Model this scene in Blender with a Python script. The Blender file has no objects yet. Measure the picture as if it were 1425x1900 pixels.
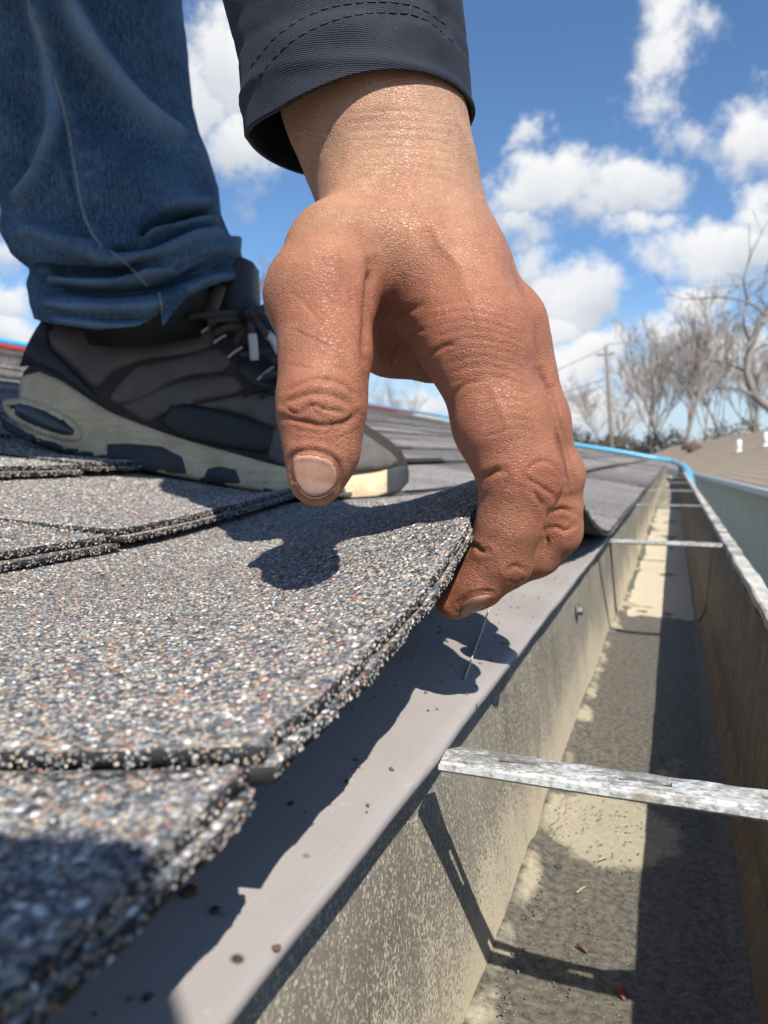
import bpy, bmesh, math, random
import numpy as np
from math import sin, cos, tan, radians, degrees, atan, atan2, pi, sqrt, exp
from mathutils import Vector, Matrix
from mathutils.bvhtree import BVHTree
from mathutils.geometry import delaunay_2d_cdt

random.seed(7)
RNG = np.random.default_rng(11)
scene = bpy.context.scene
COL = scene.collection

# ------------------------------------------------------------------ camera
FPX = 1400.0; CX, CY = 712.5, 950.0
YAW = radians(20.95); PITCH = radians(4.29)
cam_data = bpy.data.cameras.new('camera')
cam = bpy.data.objects.new('camera', cam_data); COL.objects.link(cam)
cam.location = (0, 0, 0)
cam.rotation_euler = (radians(90) - PITCH, 0, YAW)
cam_data.sensor_fit = 'VERTICAL'; cam_data.sensor_height = 36.0
cam_data.lens = FPX / 1900.0 * 36.0
cam_data.clip_start = 0.01; cam_data.clip_end = 2000
cam_data.dof.use_dof = True
cam_data.dof.focus_distance = 0.245
cam_data.dof.aperture_fstop = 20.0
scene.camera = cam

# ------------------------------------------------------------------ light
SUN_DIR = Vector((-0.50, 0.70, -1.0)).normalized()      # the way the light travels
sun_el = math.asin(-SUN_DIR.z)
sun_az = atan2(-SUN_DIR.x, -SUN_DIR.y)                   # clockwise from +Y
sd = bpy.data.lights.new('sun', 'SUN'); sd.energy = 5.0; sd.angle = radians(0.53); sd.color = (1.0, 0.955, 0.88)
sun = bpy.data.objects.new('sun', sd); COL.objects.link(sun)
sun.rotation_euler = SUN_DIR.to_track_quat('-Z', 'Y').to_euler()
sun.location = (3, -5, 8)

scene.view_settings.view_transform = 'Standard'
scene.view_settings.look = 'None'
scene.view_settings.exposure = 0.36
scene.view_settings.gamma = 1.0
scene.render.engine = 'CYCLES'
scene.cycles.max_bounces = 6
scene.cycles.use_adaptive_sampling = True
scene.cycles.use_denoising = True
scene.cycles.adaptive_threshold = 0.03

# basis of the view, used to read positions off the photograph
Rv = np.array([cos(YAW), sin(YAW), 0.0])
Fv = np.array([-sin(YAW) * cos(PITCH), cos(YAW) * cos(PITCH), -sin(PITCH)])
Uv = np.cross(Rv, Fv)
Gv = np.array([-sin(YAW), cos(YAW), 0.0])                # horizontal forward

def ray(u, v):
    return Rv * ((u - CX) / FPX) + Uv * ((CY - v) / FPX) + Fv
def P(u, v, d):
    return ray(u, v) * d
def PV(u, v, d):
    return Vector(P(u, v, d))
def proj(V):
    V = np.asarray(V, float)
    z = V @ Fv
    return CX + FPX * (V @ Rv) / z, CY - FPX * (V @ Uv) / z, z
def hitx(u, v, x):
    r = ray(u, v); return r * (x / r[0])
def hitz(u, v, z):
    r = ray(u, v); return r * (z / r[2])

# ------------------------------------------------------------------ sky
class NT:
    """small helper to wire node trees"""
    def __init__(s, tree):
        s.t = tree; s.n = tree.nodes; s.l = tree.links
    def node(s, typ, **kw):
        nd = s.n.new(typ)
        for k, v in kw.items():
            setattr(nd, k, v)
        return nd
    def put(s, sock, val):
        if val is None: return
        if isinstance(val, bpy.types.NodeSocket): s.l.new(val, sock)
        else:
            try: sock.default_value = val
            except Exception:
                sock.default_value = (val, val, val) if not hasattr(val, '__len__') else tuple(val) + (1.0,)
    def math(s, op, a, b=None, c=None, clamp=False):
        nd = s.node('ShaderNodeMath', operation=op, use_clamp=clamp)
        s.put(nd.inputs[0], a); s.put(nd.inputs[1], b); s.put(nd.inputs[2], c)
        return nd.outputs[0]
    def vmath(s, op, a, b=None, out=0):
        nd = s.node('ShaderNodeVectorMath', operation=op)
        s.put(nd.inputs[0], a)
        if b is not None:
            if op == 'SCALE': s.put(nd.inputs[3], b)
            else: s.put(nd.inputs[1], b)
        return nd.outputs[out]
    def noise(s, vec, scale, detail=4, rough=0.55, dist=0.0, out=0, dim='3D'):
        nd = s.node('ShaderNodeTexNoise', noise_dimensions=dim)
        s.put(nd.inputs['Vector'], vec); s.put(nd.inputs['Scale'], scale)
        s.put(nd.inputs['Detail'], detail); s.put(nd.inputs['Roughness'], rough); s.put(nd.inputs['Distortion'], dist)
        return nd.outputs[out]
    def voro(s, vec, scale, feature='F1', out='Distance', rand=1.0):
        nd = s.node('ShaderNodeTexVoronoi', feature=feature)
        s.put(nd.inputs['Vector'], vec); s.put(nd.inputs['Scale'], scale); s.put(nd.inputs['Randomness'], rand)
        return nd.outputs[out]
    def wave(s, vec, scale, dist=0.0, detail=2, bands='X', prof='SIN', dscale=1.0):
        nd = s.node('ShaderNodeTexWave', bands_direction=bands, wave_profile=prof)
        s.put(nd.inputs['Vector'], vec); s.put(nd.inputs['Scale'], scale); s.put(nd.inputs['Distortion'], dist)
        s.put(nd.inputs['Detail'], detail); s.put(nd.inputs['Detail Scale'], dscale)
        return nd.outputs['Fac']
    def ramp(s, fac, stops, interp='LINEAR'):
        nd = s.node('ShaderNodeValToRGB'); cr = nd.color_ramp; cr.interpolation = interp
        while len(cr.elements) < len(stops): cr.elements.new(0.5)
        for e, (p, c) in zip(cr.elements, stops):
            e.position = p
            e.color = (c, c, c, 1) if not hasattr(c, '__len__') else (*c[:3], 1)
        s.put(nd.inputs[0], fac)
        return nd.outputs[0]
    def mix(s, fac, a, b, blend='MIX'):
        nd = s.node('ShaderNodeMix', data_type='RGBA', blend_type=blend)
        s.put(nd.inputs[0], fac); s.put(nd.inputs[6], (*a, 1) if isinstance(a, tuple) and len(a) == 3 else a)
        s.put(nd.inputs[7], (*b, 1) if isinstance(b, tuple) and len(b) == 3 else b)
        return nd.outputs[2]
    def rng(s, v, a, b, c=0.0, d=1.0, smooth=False):
        nd = s.node('ShaderNodeMapRange', interpolation_type='SMOOTHSTEP' if smooth else 'LINEAR')
        for i, q in enumerate((v, a, b, c, d)): s.put(nd.inputs[i], q)
        return nd.outputs[0]
    def mapping(s, vec, scale=(1, 1, 1), rot=(0, 0, 0), loc=(0, 0, 0)):
        nd = s.node('ShaderNodeMapping')
        s.put(nd.inputs[0], vec); nd.inputs['Scale'].default_value = scale
        nd.inputs['Rotation'].default_value = rot; nd.inputs['Location'].default_value = loc
        return nd.outputs[0]
    def bump(s, h, strength=0.3, dist=0.001, normal=None):
        nd = s.node('ShaderNodeBump'); s.put(nd.inputs['Strength'], strength); s.put(nd.inputs['Distance'], dist)
        s.put(nd.inputs['Height'], h)
        if normal is not None: s.put(nd.inputs['Normal'], normal)
        return nd.outputs[0]

def build_world():
    w = bpy.data.worlds.new('World'); scene.world = w; w.use_nodes = True
    t = NT(w.node_tree); t.n.clear()
    out = t.node('ShaderNodeOutputWorld'); bg = t.node('ShaderNodeBackground')
    sky = t.node('ShaderNodeTexSky', sky_type='NISHITA')
    sky.sun_disc = False; sky.sun_elevation = sun_el; sky.sun_rotation = sun_az
    sky.altitude = 250; sky.air_density = 1.0; sky.dust_density = 0.35; sky.ozone_density = 2.2
    tc = t.node('ShaderNodeTexCoord'); D = t.vmath('NORMALIZE', tc.outputs['Generated'])
    sp = t.node('ShaderNodeSeparateXYZ'); t.put(sp.inputs[0], D)
    az = t.math('ARCTAN2', sp.outputs[0], sp.outputs[1]); el = t.math('ARCSINE', sp.outputs[2])
    # warped coordinates give the clouds their ragged cauliflower rims
    wn = t.noise(D, 7.0, 6, 0.62, out=1); wv = t.vmath('SUBTRACT', wn, (0.5, 0.5, 0.5))
    ws = t.node('ShaderNodeSeparateXYZ'); t.put(ws.inputs[0], wv)
    azw = t.math('MULTIPLY_ADD', ws.outputs[0], 0.16, az); elw = t.math('MULTIPLY_ADD', ws.outputs[1], 0.13, el)
    blobs = [  # pixel centre, half width, half height, strength
        (420, 120, 62, 110, 1.0), (450, 290, 80, 75, 1.0), (360, 200, 45, 120, .8),
        (1010, 370, 120, 62, 1.0), (1150, 345, 95, 50, 1.0), (965, 440, 90, 40, .8), (965, 270, 40, 30, .8),
        (1060, 545, 95, 62, 1.0), (1000, 500, 60, 50, .8), (1040, 690, 60, 62, 1.0), (1090, 655, 90, 50, .9), (1120, 760, 90, 50, .8),
        (1250, 90, 60, 70, .62), (1230, 170, 70, 40, .55), (1330, 40, 40, 26, .6), (1200, 160, 40, 25, .5),
        (1380, 270, 80, 75, 1.0), (1340, 470, 130, 55, 1.0), (1400, 410, 60, 50, 1.0), (1230, 620, 70, 35, .8), (1330, 640, 90, 40, .7),
        (30, 560, 60, 40, .6), (10, 450, 50, 35, .8), (40, 620, 40, 30, .9), (780, 760, 60, 40, .8), (1400, 690, 60, 50, .7), (1180, 690, 90, 40, .7), (1010, 600, 60, 40, .8), (1290, 560, 60, 30, .6), (1180, 430, 60, 30, .55), (1290, 230, 60, 50, .5)]
    acc = None; hgt = None
    for (u, v, hw, hh, st) in blobs:
        d = ray(u, v); d = d / np.linalg.norm(d)
        a0 = atan2(d[0], d[1]); e0 = math.asin(d[2]); k = FPX * 1.02
        dx = t.math('MULTIPLY', t.math('SUBTRACT', azw, a0), 1.0 / (hw / k))
        dy = t.math('MULTIPLY', t.math('SUBTRACT', elw, e0), 1.0 / (hh / k))
        r = t.math('SQRT', t.math('MULTIPLY_ADD', dy, dy, t.math('MULTIPLY', dx, dx)))
        q = t.math('MULTIPLY', t.math('SUBTRACT', 1.46, r), st)
        hy = t.math('MULTIPLY_ADD', dy, 0.5, 0.5, clamp=True)
        if acc is None: acc, hgt = q, hy
        else:
            hgt = t.math('ADD', t.math('MULTIPLY', hgt, t.math('GREATER_THAN', acc, q)), t.math('MULTIPLY', hy, t.math('LESS_THAN', acc, q)))
            acc = t.math('MAXIMUM', acc, q)
    # the rest of the sky carries the same broken cumulus
    wide = t.noise(t.mapping(D, (1, 1, 2.2)), 4.2, 5, 0.55)
    front = t.math('COMPARE', az, -YAW, 0.60)              # the part read off the photograph
    gen = t.math('MULTIPLY', t.math('SUBTRACT', t.rng(wide, 0.50, 0.70, -0.4, 1.0), 0.0), t.math('SUBTRACT', 1.0, front))
    gen = t.math('SUBTRACT', gen, t.math('MULTIPLY', front, 2.0))
    acc = t.math('MAXIMUM', acc, gen)
    fine = t.noise(D, 13.0, 8, 0.66)
    dens = t.math('MULTIPLY_ADD', t.math('SUBTRACT', fine, 0.5), 2.9, acc)
    mask = t.rng(dens, 0.10, 1.0, 0.0, 1.0, True)
    sh = t.noise(t.mapping(D, loc=(0.03, 0, 0.05)), 9.0, 5, 0.5)
    bright = t.math('ADD', t.math('MULTIPLY', hgt, 0.55), t.math('MULTIPLY', sh, 0.75))
    ccol = t.ramp(bright, [(0.25, (0.50, 0.56, 0.66)), (0.55, (0.78, 0.81, 0.86)), (0.85, (1.0, 1.0, 1.0))])
    skys = t.vmath('SCALE', sky.outputs[0], 0.096)
    tint = t.mix(1.0, skys, (0.80, 1.0, 1.18), 'MULTIPLY')
    hz_ = t.rng(el, 0.0, 0.22, 0.75, 0.0, True); tint = t.mix(hz_, tint, (0.47, 0.55, 0.66))     # pale air low over the horizon
    fin = t.mix(mask, tint, t.vmath('SCALE', ccol, 0.76))
    t.put(bg.inputs[0], fin); bg.inputs[1].default_value = 1.0
    t.l.new(bg.outputs[0], out.inputs[0])
    w.cycles.sampling_method = 'MANUAL'; w.cycles.sample_map_resolution = 512
build_world()

# ------------------------------------------------------------------ objects helpers
def link(o, parent=None):
    COL.objects.link(o)
    if parent is not None: o.parent = parent
    return o
def tag(o, label=None, cat=None, group=None, kind=None):
    if label: o['label'] = label
    if cat: o['category'] = cat
    if group: o['group'] = group
    if kind: o['kind'] = kind
    return o
def empty(name, label, cat, loc=(0, 0, 0), group=None):
    o = bpy.data.objects.new(name, None); COL.objects.link(o); o.location = loc; o.empty_display_size = 0.05
    return tag(o, label, cat, group)
def mesh_from(name, verts, faces, mat=None, parent=None, smooth=False, attrs=None):
    me = bpy.data.meshes.new(name)
    V = np.asarray(verts, dtype=np.float32).reshape(-1, 3)
    if isinstance(faces, np.ndarray) and faces.ndim == 2:
        n = faces.shape[1]
        me.vertices.add(len(V)); me.vertices.foreach_set('co', V.ravel())
        me.loops.add(faces.size); me.loops.foreach_set('vertex_index', faces.astype(np.int32).ravel())
        me.polygons.add(len(faces)); me.polygons.foreach_set('loop_start', np.arange(0, faces.size, n, dtype=np.int32))
        me.update(calc_edges=True)
    else:
        me.from_pydata([tuple(map(float, p)) for p in V], [], [tuple(int(i) for i in f) for f in faces])
    me.validate(); me.update()
    if smooth: me.polygons.foreach_set('use_smooth', np.ones(len(me.polygons), dtype=bool))
    for k, arr in (attrs or {}).items():
        arr = np.asarray(arr, dtype=np.float32)
        if arr.ndim == 2:
            a = me.attributes.new(k, 'FLOAT_COLOR', 'POINT')
            if arr.shape[1] == 3: arr = np.c_[arr, np.ones(len(arr), np.float32)]
            a.data.foreach_set('color', np.ascontiguousarray(arr).ravel())
        else:
            a = me.attributes.new(k, 'FLOAT', 'POINT'); a.data.foreach_set('value', arr)
    if mat is not None: me.materials.append(mat)
    o = bpy.data.objects.new(name, me); link(o, parent)
    if parent is not None: o.matrix_parent_inverse = world_of(parent).inverted()
    return o
def world_of(o):
    m = o.matrix_basis.copy()
    if o.parent: m = world_of(o.parent) @ o.matrix_parent_inverse @ m
    return m
def fix_normals(o):
    bm = bmesh.new(); bm.from_mesh(o.data); bmesh.ops.recalc_face_normals(bm, faces=bm.faces); bm.to_mesh(o.data); bm.free()
    return o
def box_data(x0, x1, y0, y1, z0, z1):
    v = [(x, y, z) for z in (z0, z1) for y in (y0, y1) for x in (x0, x1)]
    f = [(0, 2, 3, 1), (4, 5, 7, 6), (0, 1, 5, 4), (2, 6, 7, 3), (0, 4, 6, 2), (1, 3, 7, 5)]
    return v, f
def bevel_obj(o, w, seg=2):
    bm = bmesh.new(); bm.from_mesh(o.data)
    bmesh.ops.bevel(bm, geom=list(bm.edges), offset=w, segments=seg, affect='EDGES', profile=0.6, clamp_overlap=True)
    bm.to_mesh(o.data); bm.free(); return o
def box(name, x0, x1, y0, y1, z0, z1, mat, parent=None, bevel=0):
    o = mesh_from(name, *box_data(x0, x1, y0, y1, z0, z1), mat, parent)
    if bevel: bevel_obj(o, bevel)
    return o
def tube_data(pts, radii, n=8, cap=True):
    pts = [np.asarray(p, float) for p in pts]
    if not hasattr(radii, '__len__'): radii = [radii] * len(pts)
    V = []; F = []; up = None
    for i, p in enumerate(pts):
        t = pts[min(i + 1, len(pts) - 1)] - pts[max(i - 1, 0)]; t = t / (np.linalg.norm(t) + 1e-12)
        if up is None:
            up = np.array([0, 0, 1.0]) if abs(t[2]) < 0.9 else np.array([1.0, 0, 0])
        s = np.cross(t, up); s /= np.linalg.norm(s) + 1e-12; up = np.cross(s, t)
        for k in range(n):
            a = 2 * pi * k / n
            V.append(p + radii[i] * (cos(a) * s + sin(a) * up))
    for i in range(len(pts) - 1):
        for k in range(n):
            a, b = i * n + k, i * n + (k + 1) % n
            F.append((a, b, b + n, a + n))
    if cap:
        F.append(tuple(range(n))[::-1]); F.append(tuple(range((len(pts) - 1) * n, len(pts) * n)))
    return V, F
def tube(name, pts, r, mat, parent=None, n=8):
    return mesh_from(name, *tube_data(pts, r, n), mat, parent, smooth=True)
def smooth_poly(pts, sub=8):
    """Catmull-Rom through the points"""
    p = [np.asarray(q, float) for q in pts]; p = [2 * p[0] - p[1]] + p + [2 * p[-1] - p[-2]]
    out = []
    for i in range(1, len(p) - 2):
        for k in range(sub):
            t = k / sub
            out.append(0.5 * ((2 * p[i]) + (-p[i - 1] + p[i + 1]) * t + (2 * p[i - 1] - 5 * p[i] + 4 * p[i + 1] - p[i + 2]) * t * t
                              + (-p[i - 1] + 3 * p[i] - 3 * p[i + 1] + p[i + 2]) * t ** 3))
    out.append(p[-2]); return out
def join_data(parts):
    V = []; F = []
    for v, f in parts:
        o = len(V); V.extend(v); F.extend([tuple(i + o for i in q) for q in f])
    return V, F

def bvh_of(objs):
    V = []; F = []
    for o in objs:
        m = world_of(o); off = len(V)
        V.extend([m @ v.co for v in o.data.vertices]); F.extend([tuple(i + off for i in p.vertices) for p in o.data.polygons])
    return BVHTree.FromPolygons(V, F)
def cast(bvh, u, v):
    d = Vector(ray(u, v)).normalized()
    loc, nor, idx, dist = bvh.ray_cast(Vector((0, 0, 0)), d)
    if loc is None: return None, None
    if nor.dot(d) > 0: nor = -nor
    return loc, nor
def inside(poly, x, y):
    c = False; j = len(poly) - 1
    for i in range(len(poly)):
        xi, yi = poly[i]; xj, yj = poly[j]
        if (yi > y) != (yj > y) and x < (xj - xi) * (y - yi) / (yj - yi) + xi: c = not c
        j = i
    return c
def patch(name, bvh, poly, lift, thick, mat, parent, step=6.0, round_=0.6, smooth_outline=3, dome=0.0, target=None):
    """a thin panel lying on a surface: outline read off the photograph, laid on the real geometry"""
    if smooth_outline > 1:
        pl = [tuple(q) for q in smooth_poly(list(poly) + [poly[0]], smooth_outline)][:-1]
    else: pl = list(poly)
    # resample the outline
    pts = []
    for i in range(len(pl)):
        a = np.array(pl[i]); b = np.array(pl[(i + 1) % len(pl)]); n = max(1, int(np.linalg.norm(b - a) / step))
        for k in range(n): pts.append(a + (b - a) * k / n)
    nb = len(pts)
    xs = [p[0] for p in pts]; ys = [p[1] for p in pts]
    inner = []
    y = min(ys) + step / 2; row = 0
    while y < max(ys):
        x = min(xs) + (step / 2 if row % 2 else 0)
        while x < max(xs):
            if inside(pl, x, y):
                if min((px - x) ** 2 + (py - y) ** 2 for px, py in pts) > (step * 0.55) ** 2: inner.append(np.array((x, y)))
            x += step
        y += step * 0.87; row += 1
    allp = pts + inner
    res = delaunay_2d_cdt([Vector(p) for p in allp], [(i, (i + 1) % nb) for i in range(nb)], [], 1, 1e-6)
    v2, _, f2 = res[0], res[1], res[2]
    top = []; nrm = []; edge = []
    for p in v2:
        loc, nor = cast(bvh, p.x, p.y)
        top.append(loc); nrm.append(nor)
        edge.append(min(sqrt((px - p.x) ** 2 + (py - p.y) ** 2) for px, py in pts))
    ok = [i for i, l in enumerate(top) if l is not None]
    if not ok: return None
    for i, l in enumerate(top):
        if l is None:
            j = min(ok, key=lambda q: (v2[q] - v2[i]).length); d0 = top[j] @ Vector(Fv)
            top[i] = Vector(P(v2[i].x, v2[i].y, d0)); nrm[i] = nrm[j].copy()
    # smooth the normals a little
    nb_ = [set() for _ in v2]
    for f in f2:
        for i in range(len(f)): nb_[f[i]].add(f[i - 1]); nb_[f[i - 1]].add(f[i])
    for _ in range(3):
        nrm = [(sum((nrm[j] for j in nb_[i]), nrm[i] * 1.0)).normalized() for i in range(len(nrm))]
    emax = max(edge) + 1e-9
    V = []; n = len(v2)
    for i in range(n):
        e = min(1.0, edge[i] / (step * 1.3))
        V.append(top[i] + nrm[i] * (lift - thick * round_ * (1 - e) + dome * sqrt(edge[i] / emax)))
    for i in range(n): V.append(top[i] + nrm[i] * (lift - thick))
    F = []
    for f in f2:
        a = V[f[0]]; nn = (V[f[1]] - a).cross(V[f[2]] - a)
        f = tuple(f) if nn.dot(nrm[f[0]]) > 0 else tuple(f)[::-1]
        F.append(f); F.append(tuple(i + n for i in f[::-1]))
    cnt = {}
    for f in F[::2]:
        for i in range(len(f)):
            e = (f[i - 1], f[i]); cnt[e] = 1
    for (a, b) in list(cnt):
        if (b, a) not in cnt: F.append((b, a, a + n, b + n))
    return mesh_from(name, [tuple(v) for v in V], F, mat, parent, smooth=True)
def surf_line(bvh, pts, lift=0.0, sub=8):
    out = []
    for q in smooth_poly([np.array(p, float) for p in pts], sub):
        loc, nor = cast(bvh, q[0], q[1])
        if loc is not None: out.append(np.array(loc + nor * lift))
    return out
def seg_dist(px, py, line):
    best = np.full(px.shape, 1e9)
    for (x0, y0), (x1, y1) in zip(line[:-1], line[1:]):
        dx, dy = x1 - x0, y1 - y0; L = dx * dx + dy * dy + 1e-9
        t = np.clip(((px - x0) * dx + (py - y0) * dy) / L, 0, 1)
        best = np.minimum(best, (px - x0 - t * dx) ** 2 + (py - y0 - t * dy) ** 2)
    return np.sqrt(best)
def vnormals(o):
    n = np.empty(len(o.data.vertices) * 3, np.float32); o.data.vertices.foreach_get('normal', n); return n.reshape(-1, 3)
def vcoords(o):
    n = np.empty(len(o.data.vertices) * 3, np.float32); o.data.vertices.foreach_get('co', n); return n.reshape(-1, 3).astype(float)
def set_coords(o, V):
    o.data.vertices.foreach_set('co', np.asarray(V, np.float32).ravel()); o.data.update()
def add_attr(o, name, arr):
    a = o.data.attributes.new(name, 'FLOAT', 'POINT'); a.data.foreach_set('value', np.asarray(arr, np.float32))
def hashn(x, y, z, s=0):
    v = np.sin(x * 127.1 + y * 311.7 + z * 74.7 + s * 19.3) * 43758.5453
    return v - np.floor(v)
def vnoise(Pn, scale, seed=0):
    """value noise in numpy, about -1..1"""
    q = Pn * scale; i = np.floor(q); f = q - i; f = f * f * (3 - 2 * f)
    r = 0
    for dx in (0, 1):
        for dy in (0, 1):
            for dz in (0, 1):
                w = (f[:, 0] if dx else 1 - f[:, 0]) * (f[:, 1] if dy else 1 - f[:, 1]) * (f[:, 2] if dz else 1 - f[:, 2])
                r = r + w * hashn(i[:, 0] + dx, i[:, 1] + dy, i[:, 2] + dz, seed)
    return r * 2 - 1

# ------------------------------------------------------------------ materials
MATS = {}
def material(name, fn):
    m = bpy.data.materials.new(name); m.use_nodes = True
    t = NT(m.node_tree); b = t.n['Principled BSDF']
    tc = t.node('ShaderNodeTexCoord')
    fn(t, b, tc.outputs['Object'])
    MATS[name] = m
    return m
def attr(t, name, out='Color'):
    nd = t.node('ShaderNodeAttribute'); nd.attribute_name = name; return nd.outputs[out]
def simple(name, col, rough=0.5, metal=0.0, var=0.15, scale=40.0, bump=0.0, bscale=300.0, spec=0.5):
    def fn(t, b, o):
        n = t.noise(o, scale, 5, 0.6)
        c = t.mix(t.rng(n, 0.3, 0.7), tuple(x * (1 - var) for x in col), tuple(min(1, x * (1 + var)) for x in col))
        t.put(b.inputs['Base Color'], c); b.inputs['Metallic'].default_value = metal
        t.put(b.inputs['Roughness'], t.rng(n, 0.2, 0.8, max(0.02, rough - 0.08), min(1, rough + 0.08)))
        b.inputs['Specular IOR Level'].default_value = spec
        if bump: t.put(b.inputs['Normal'], t.bump(t.noise(o, bscale, 4, 0.6), bump, 0.001))
    return material(name, fn)
FLZ = -0.21
# ================================================================== materials of the roof and gutter
GRAN = np.array([(0.13, 0.145, 0.165), (0.20, 0.22, 0.245), (0.30, 0.31, 0.32), (0.40, 0.385, 0.36), (0.34, 0.285, 0.225), (0.46, 0.39, 0.31),
                 (0.72, 0.71, 0.69), (0.30, 0.155, 0.115), (0.40, 0.235, 0.19), (0.05, 0.052, 0.058), (0.09, 0.10, 0.12)])
GRAN = np.clip(GRAN * np.array([1.06, 1.02, 0.97]), 0, .8)
GRAN_W = np.array([.13, .15, .13, .14, .11, .11, .07, .04, .03, .035, .035]); GRAN_W = GRAN_W / GRAN_W.sum()

def f_granule(t, b, o):
    c = attr(t, 'Col')
    n = t.noise(o, 900, 3, 0.6)
    c = t.mix(1.0, c, t.ramp(n, [(0.3, 0.72), (0.7, 1.12)]), 'MULTIPLY')
    t.put(b.inputs['Base Color'], c); b.inputs['Roughness'].default_value = 0.62
    b.inputs['Specular IOR Level'].default_value = 0.45
material('granule', f_granule)
def shingle_mat(name, scale, tone=1.0, bumpd=0.0012):
    def fn(t, b, o):
        v = t.node('ShaderNodeTexVoronoi'); t.put(v.inputs['Vector'], o); v.inputs['Scale'].default_value = scale
        sep = t.node('ShaderNodeSeparateColor'); t.put(sep.inputs[0], v.outputs['Color'])
        cum = np.cumsum(GRAN_W); stops = [(0.0, tuple(GRAN[0] * tone))] + [(float(cum[i - 1]), tuple(GRAN[i] * tone)) for i in range(1, len(GRAN))]
        c = t.ramp(sep.outputs[0], stops, 'CONSTANT')
        gap = t.rng(v.outputs['Distance'], 0.25, 0.75, 1.0, 0.25)
        big = t.noise(o, 9, 4, 0.6)
        c = t.mix(1.0, c, t.ramp(big, [(0.3, 0.75), (0.7, 1.15)]), 'MULTIPLY')
        c = t.mix(t.math('SUBTRACT', 1.0, gap, clamp=True), c, (0.025, 0.025, 0.027))
        oi = t.node('ShaderNodeObjectInfo')
        c = t.mix(1.0, c, t.ramp(oi.outputs['Random'], [(0.0, 0.62), (0.5, 1.0), (1.0, 1.38)]), 'MULTIPLY')
        t.put(b.inputs['Base Color'], c); b.inputs['Roughness'].default_value = 0.85
        t.put(b.inputs['Normal'], t.bump(t.math('SUBTRACT', 1.0, v.outputs['Distance']), 0.9, bumpd))
    return material(name, fn)
shingle_mat('shingle_top', 620)
shingle_mat('shingle_far', 330, 1.0, 0.002)
simple('asphalt_core', (0.018, 0.018, 0.019), 0.8, var=0.3, bump=0.5)

def f_drip(t, b, o):
    n = t.noise(o, 14, 5, 0.6); f = t.noise(o, 420, 3, 0.6)
    c = t.mix(t.rng(n, 0.3, 0.7), (0.325, 0.292, 0.272), (0.378, 0.342, 0.320))
    sp = t.voro(o, 95, out='Distance'); spn = t.noise(o, 22, 2)
    spot = t.math('MULTIPLY', t.rng(sp, 0.07, 0.15, 1.0, 0.0), t.rng(spn, 0.42, 0.56))
    c = t.mix(spot, c, (0.05, 0.042, 0.035))
    sp2 = t.rng(t.voro(o, 230), 0.08, 0.16, 0.7, 0.0)
    c = t.mix(t.math('MULTIPLY', sp2, t.rng(t.noise(o, 40, 2), 0.45, 0.58)), c, (0.42, 0.39, 0.35))
    scr = t.rng(t.wave(t.mapping(o, (30, 2, 8), (0.2, 0.1, 0.5)), 6, 9, 3), 0.985, 1.0)
    c = t.mix(t.math('MULTIPLY', scr, 0.25), c, (0.5, 0.48, 0.45))
    t.put(b.inputs['Base Color'], c); t.put(b.inputs['Roughness'], t.rng(n, 0.3, 0.7, 0.42, 0.6)); b.inputs['Specular IOR Level'].default_value = 0.3
    t.put(b.inputs['Normal'], t.bump(t.math('ADD', t.noise(o, 60, 3), t.math('MULTIPLY', f, 0.05)), 0.08, 0.002))
material('drip_paint', f_drip)

def f_gutterback(t, b, o):
    # oxidised galvanised steel under a film of dried silt: mottled scale pattern
    o2 = t.mapping(o, (1, 0.9, 0.8))
    n = t.noise(o2, 860, 4, 0.74, 0.4); big = t.noise(o, 13, 4, 0.6)
    sp = t.sep if False else t.node('ShaderNodeSeparateXYZ'); t.put(sp.inputs[0], o)
    low = t.rng(t.math('MULTIPLY_ADD', big, 0.10, sp.outputs[2]), -0.19, -0.09, 1.0, 0.0, True)
    drip = t.noise(t.mapping(o, (1, 26, 3)), 3.2, 4, 0.6)
    thr = t.math('SUBTRACT', 0.545, t.math('ADD', t.math('MULTIPLY', low, 0.30), t.math('MULTIPLY', t.math('SUBTRACT', drip, 0.5), 0.18)))
    silt = t.rng(t.math('SUBTRACT', n, thr), -0.03, 0.05)
    bare = t.mix(t.rng(big, 0.35, 0.65), (0.17, 0.155, 0.125), (0.275, 0.25, 0.205))
    dust = t.mix(t.rng(n, 0.3, 0.7), (0.47, 0.405, 0.29), (0.62, 0.54, 0.395))
    c = t.mix(silt, bare, dust)
    rust = t.math('MULTIPLY', t.rng(t.noise(t.mapping(o, (1, 6, 1)), 14, 5, 0.65), 0.62, 0.72), 0.5)
    c = t.mix(rust, c, (0.20, 0.115, 0.055))
    t.put(b.inputs['Base Color'], c); b.inputs['Metallic'].default_value = 0.0
    t.put(b.inputs['Roughness'], t.rng(silt, 0, 1, 0.5, 0.9))
    t.put(b.inputs['Normal'], t.bump(t.math('ADD', silt, t.math('MULTIPLY', n, 0.5)), 0.35, 0.0008))
material('gutter_silt', f_gutterback)
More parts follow.
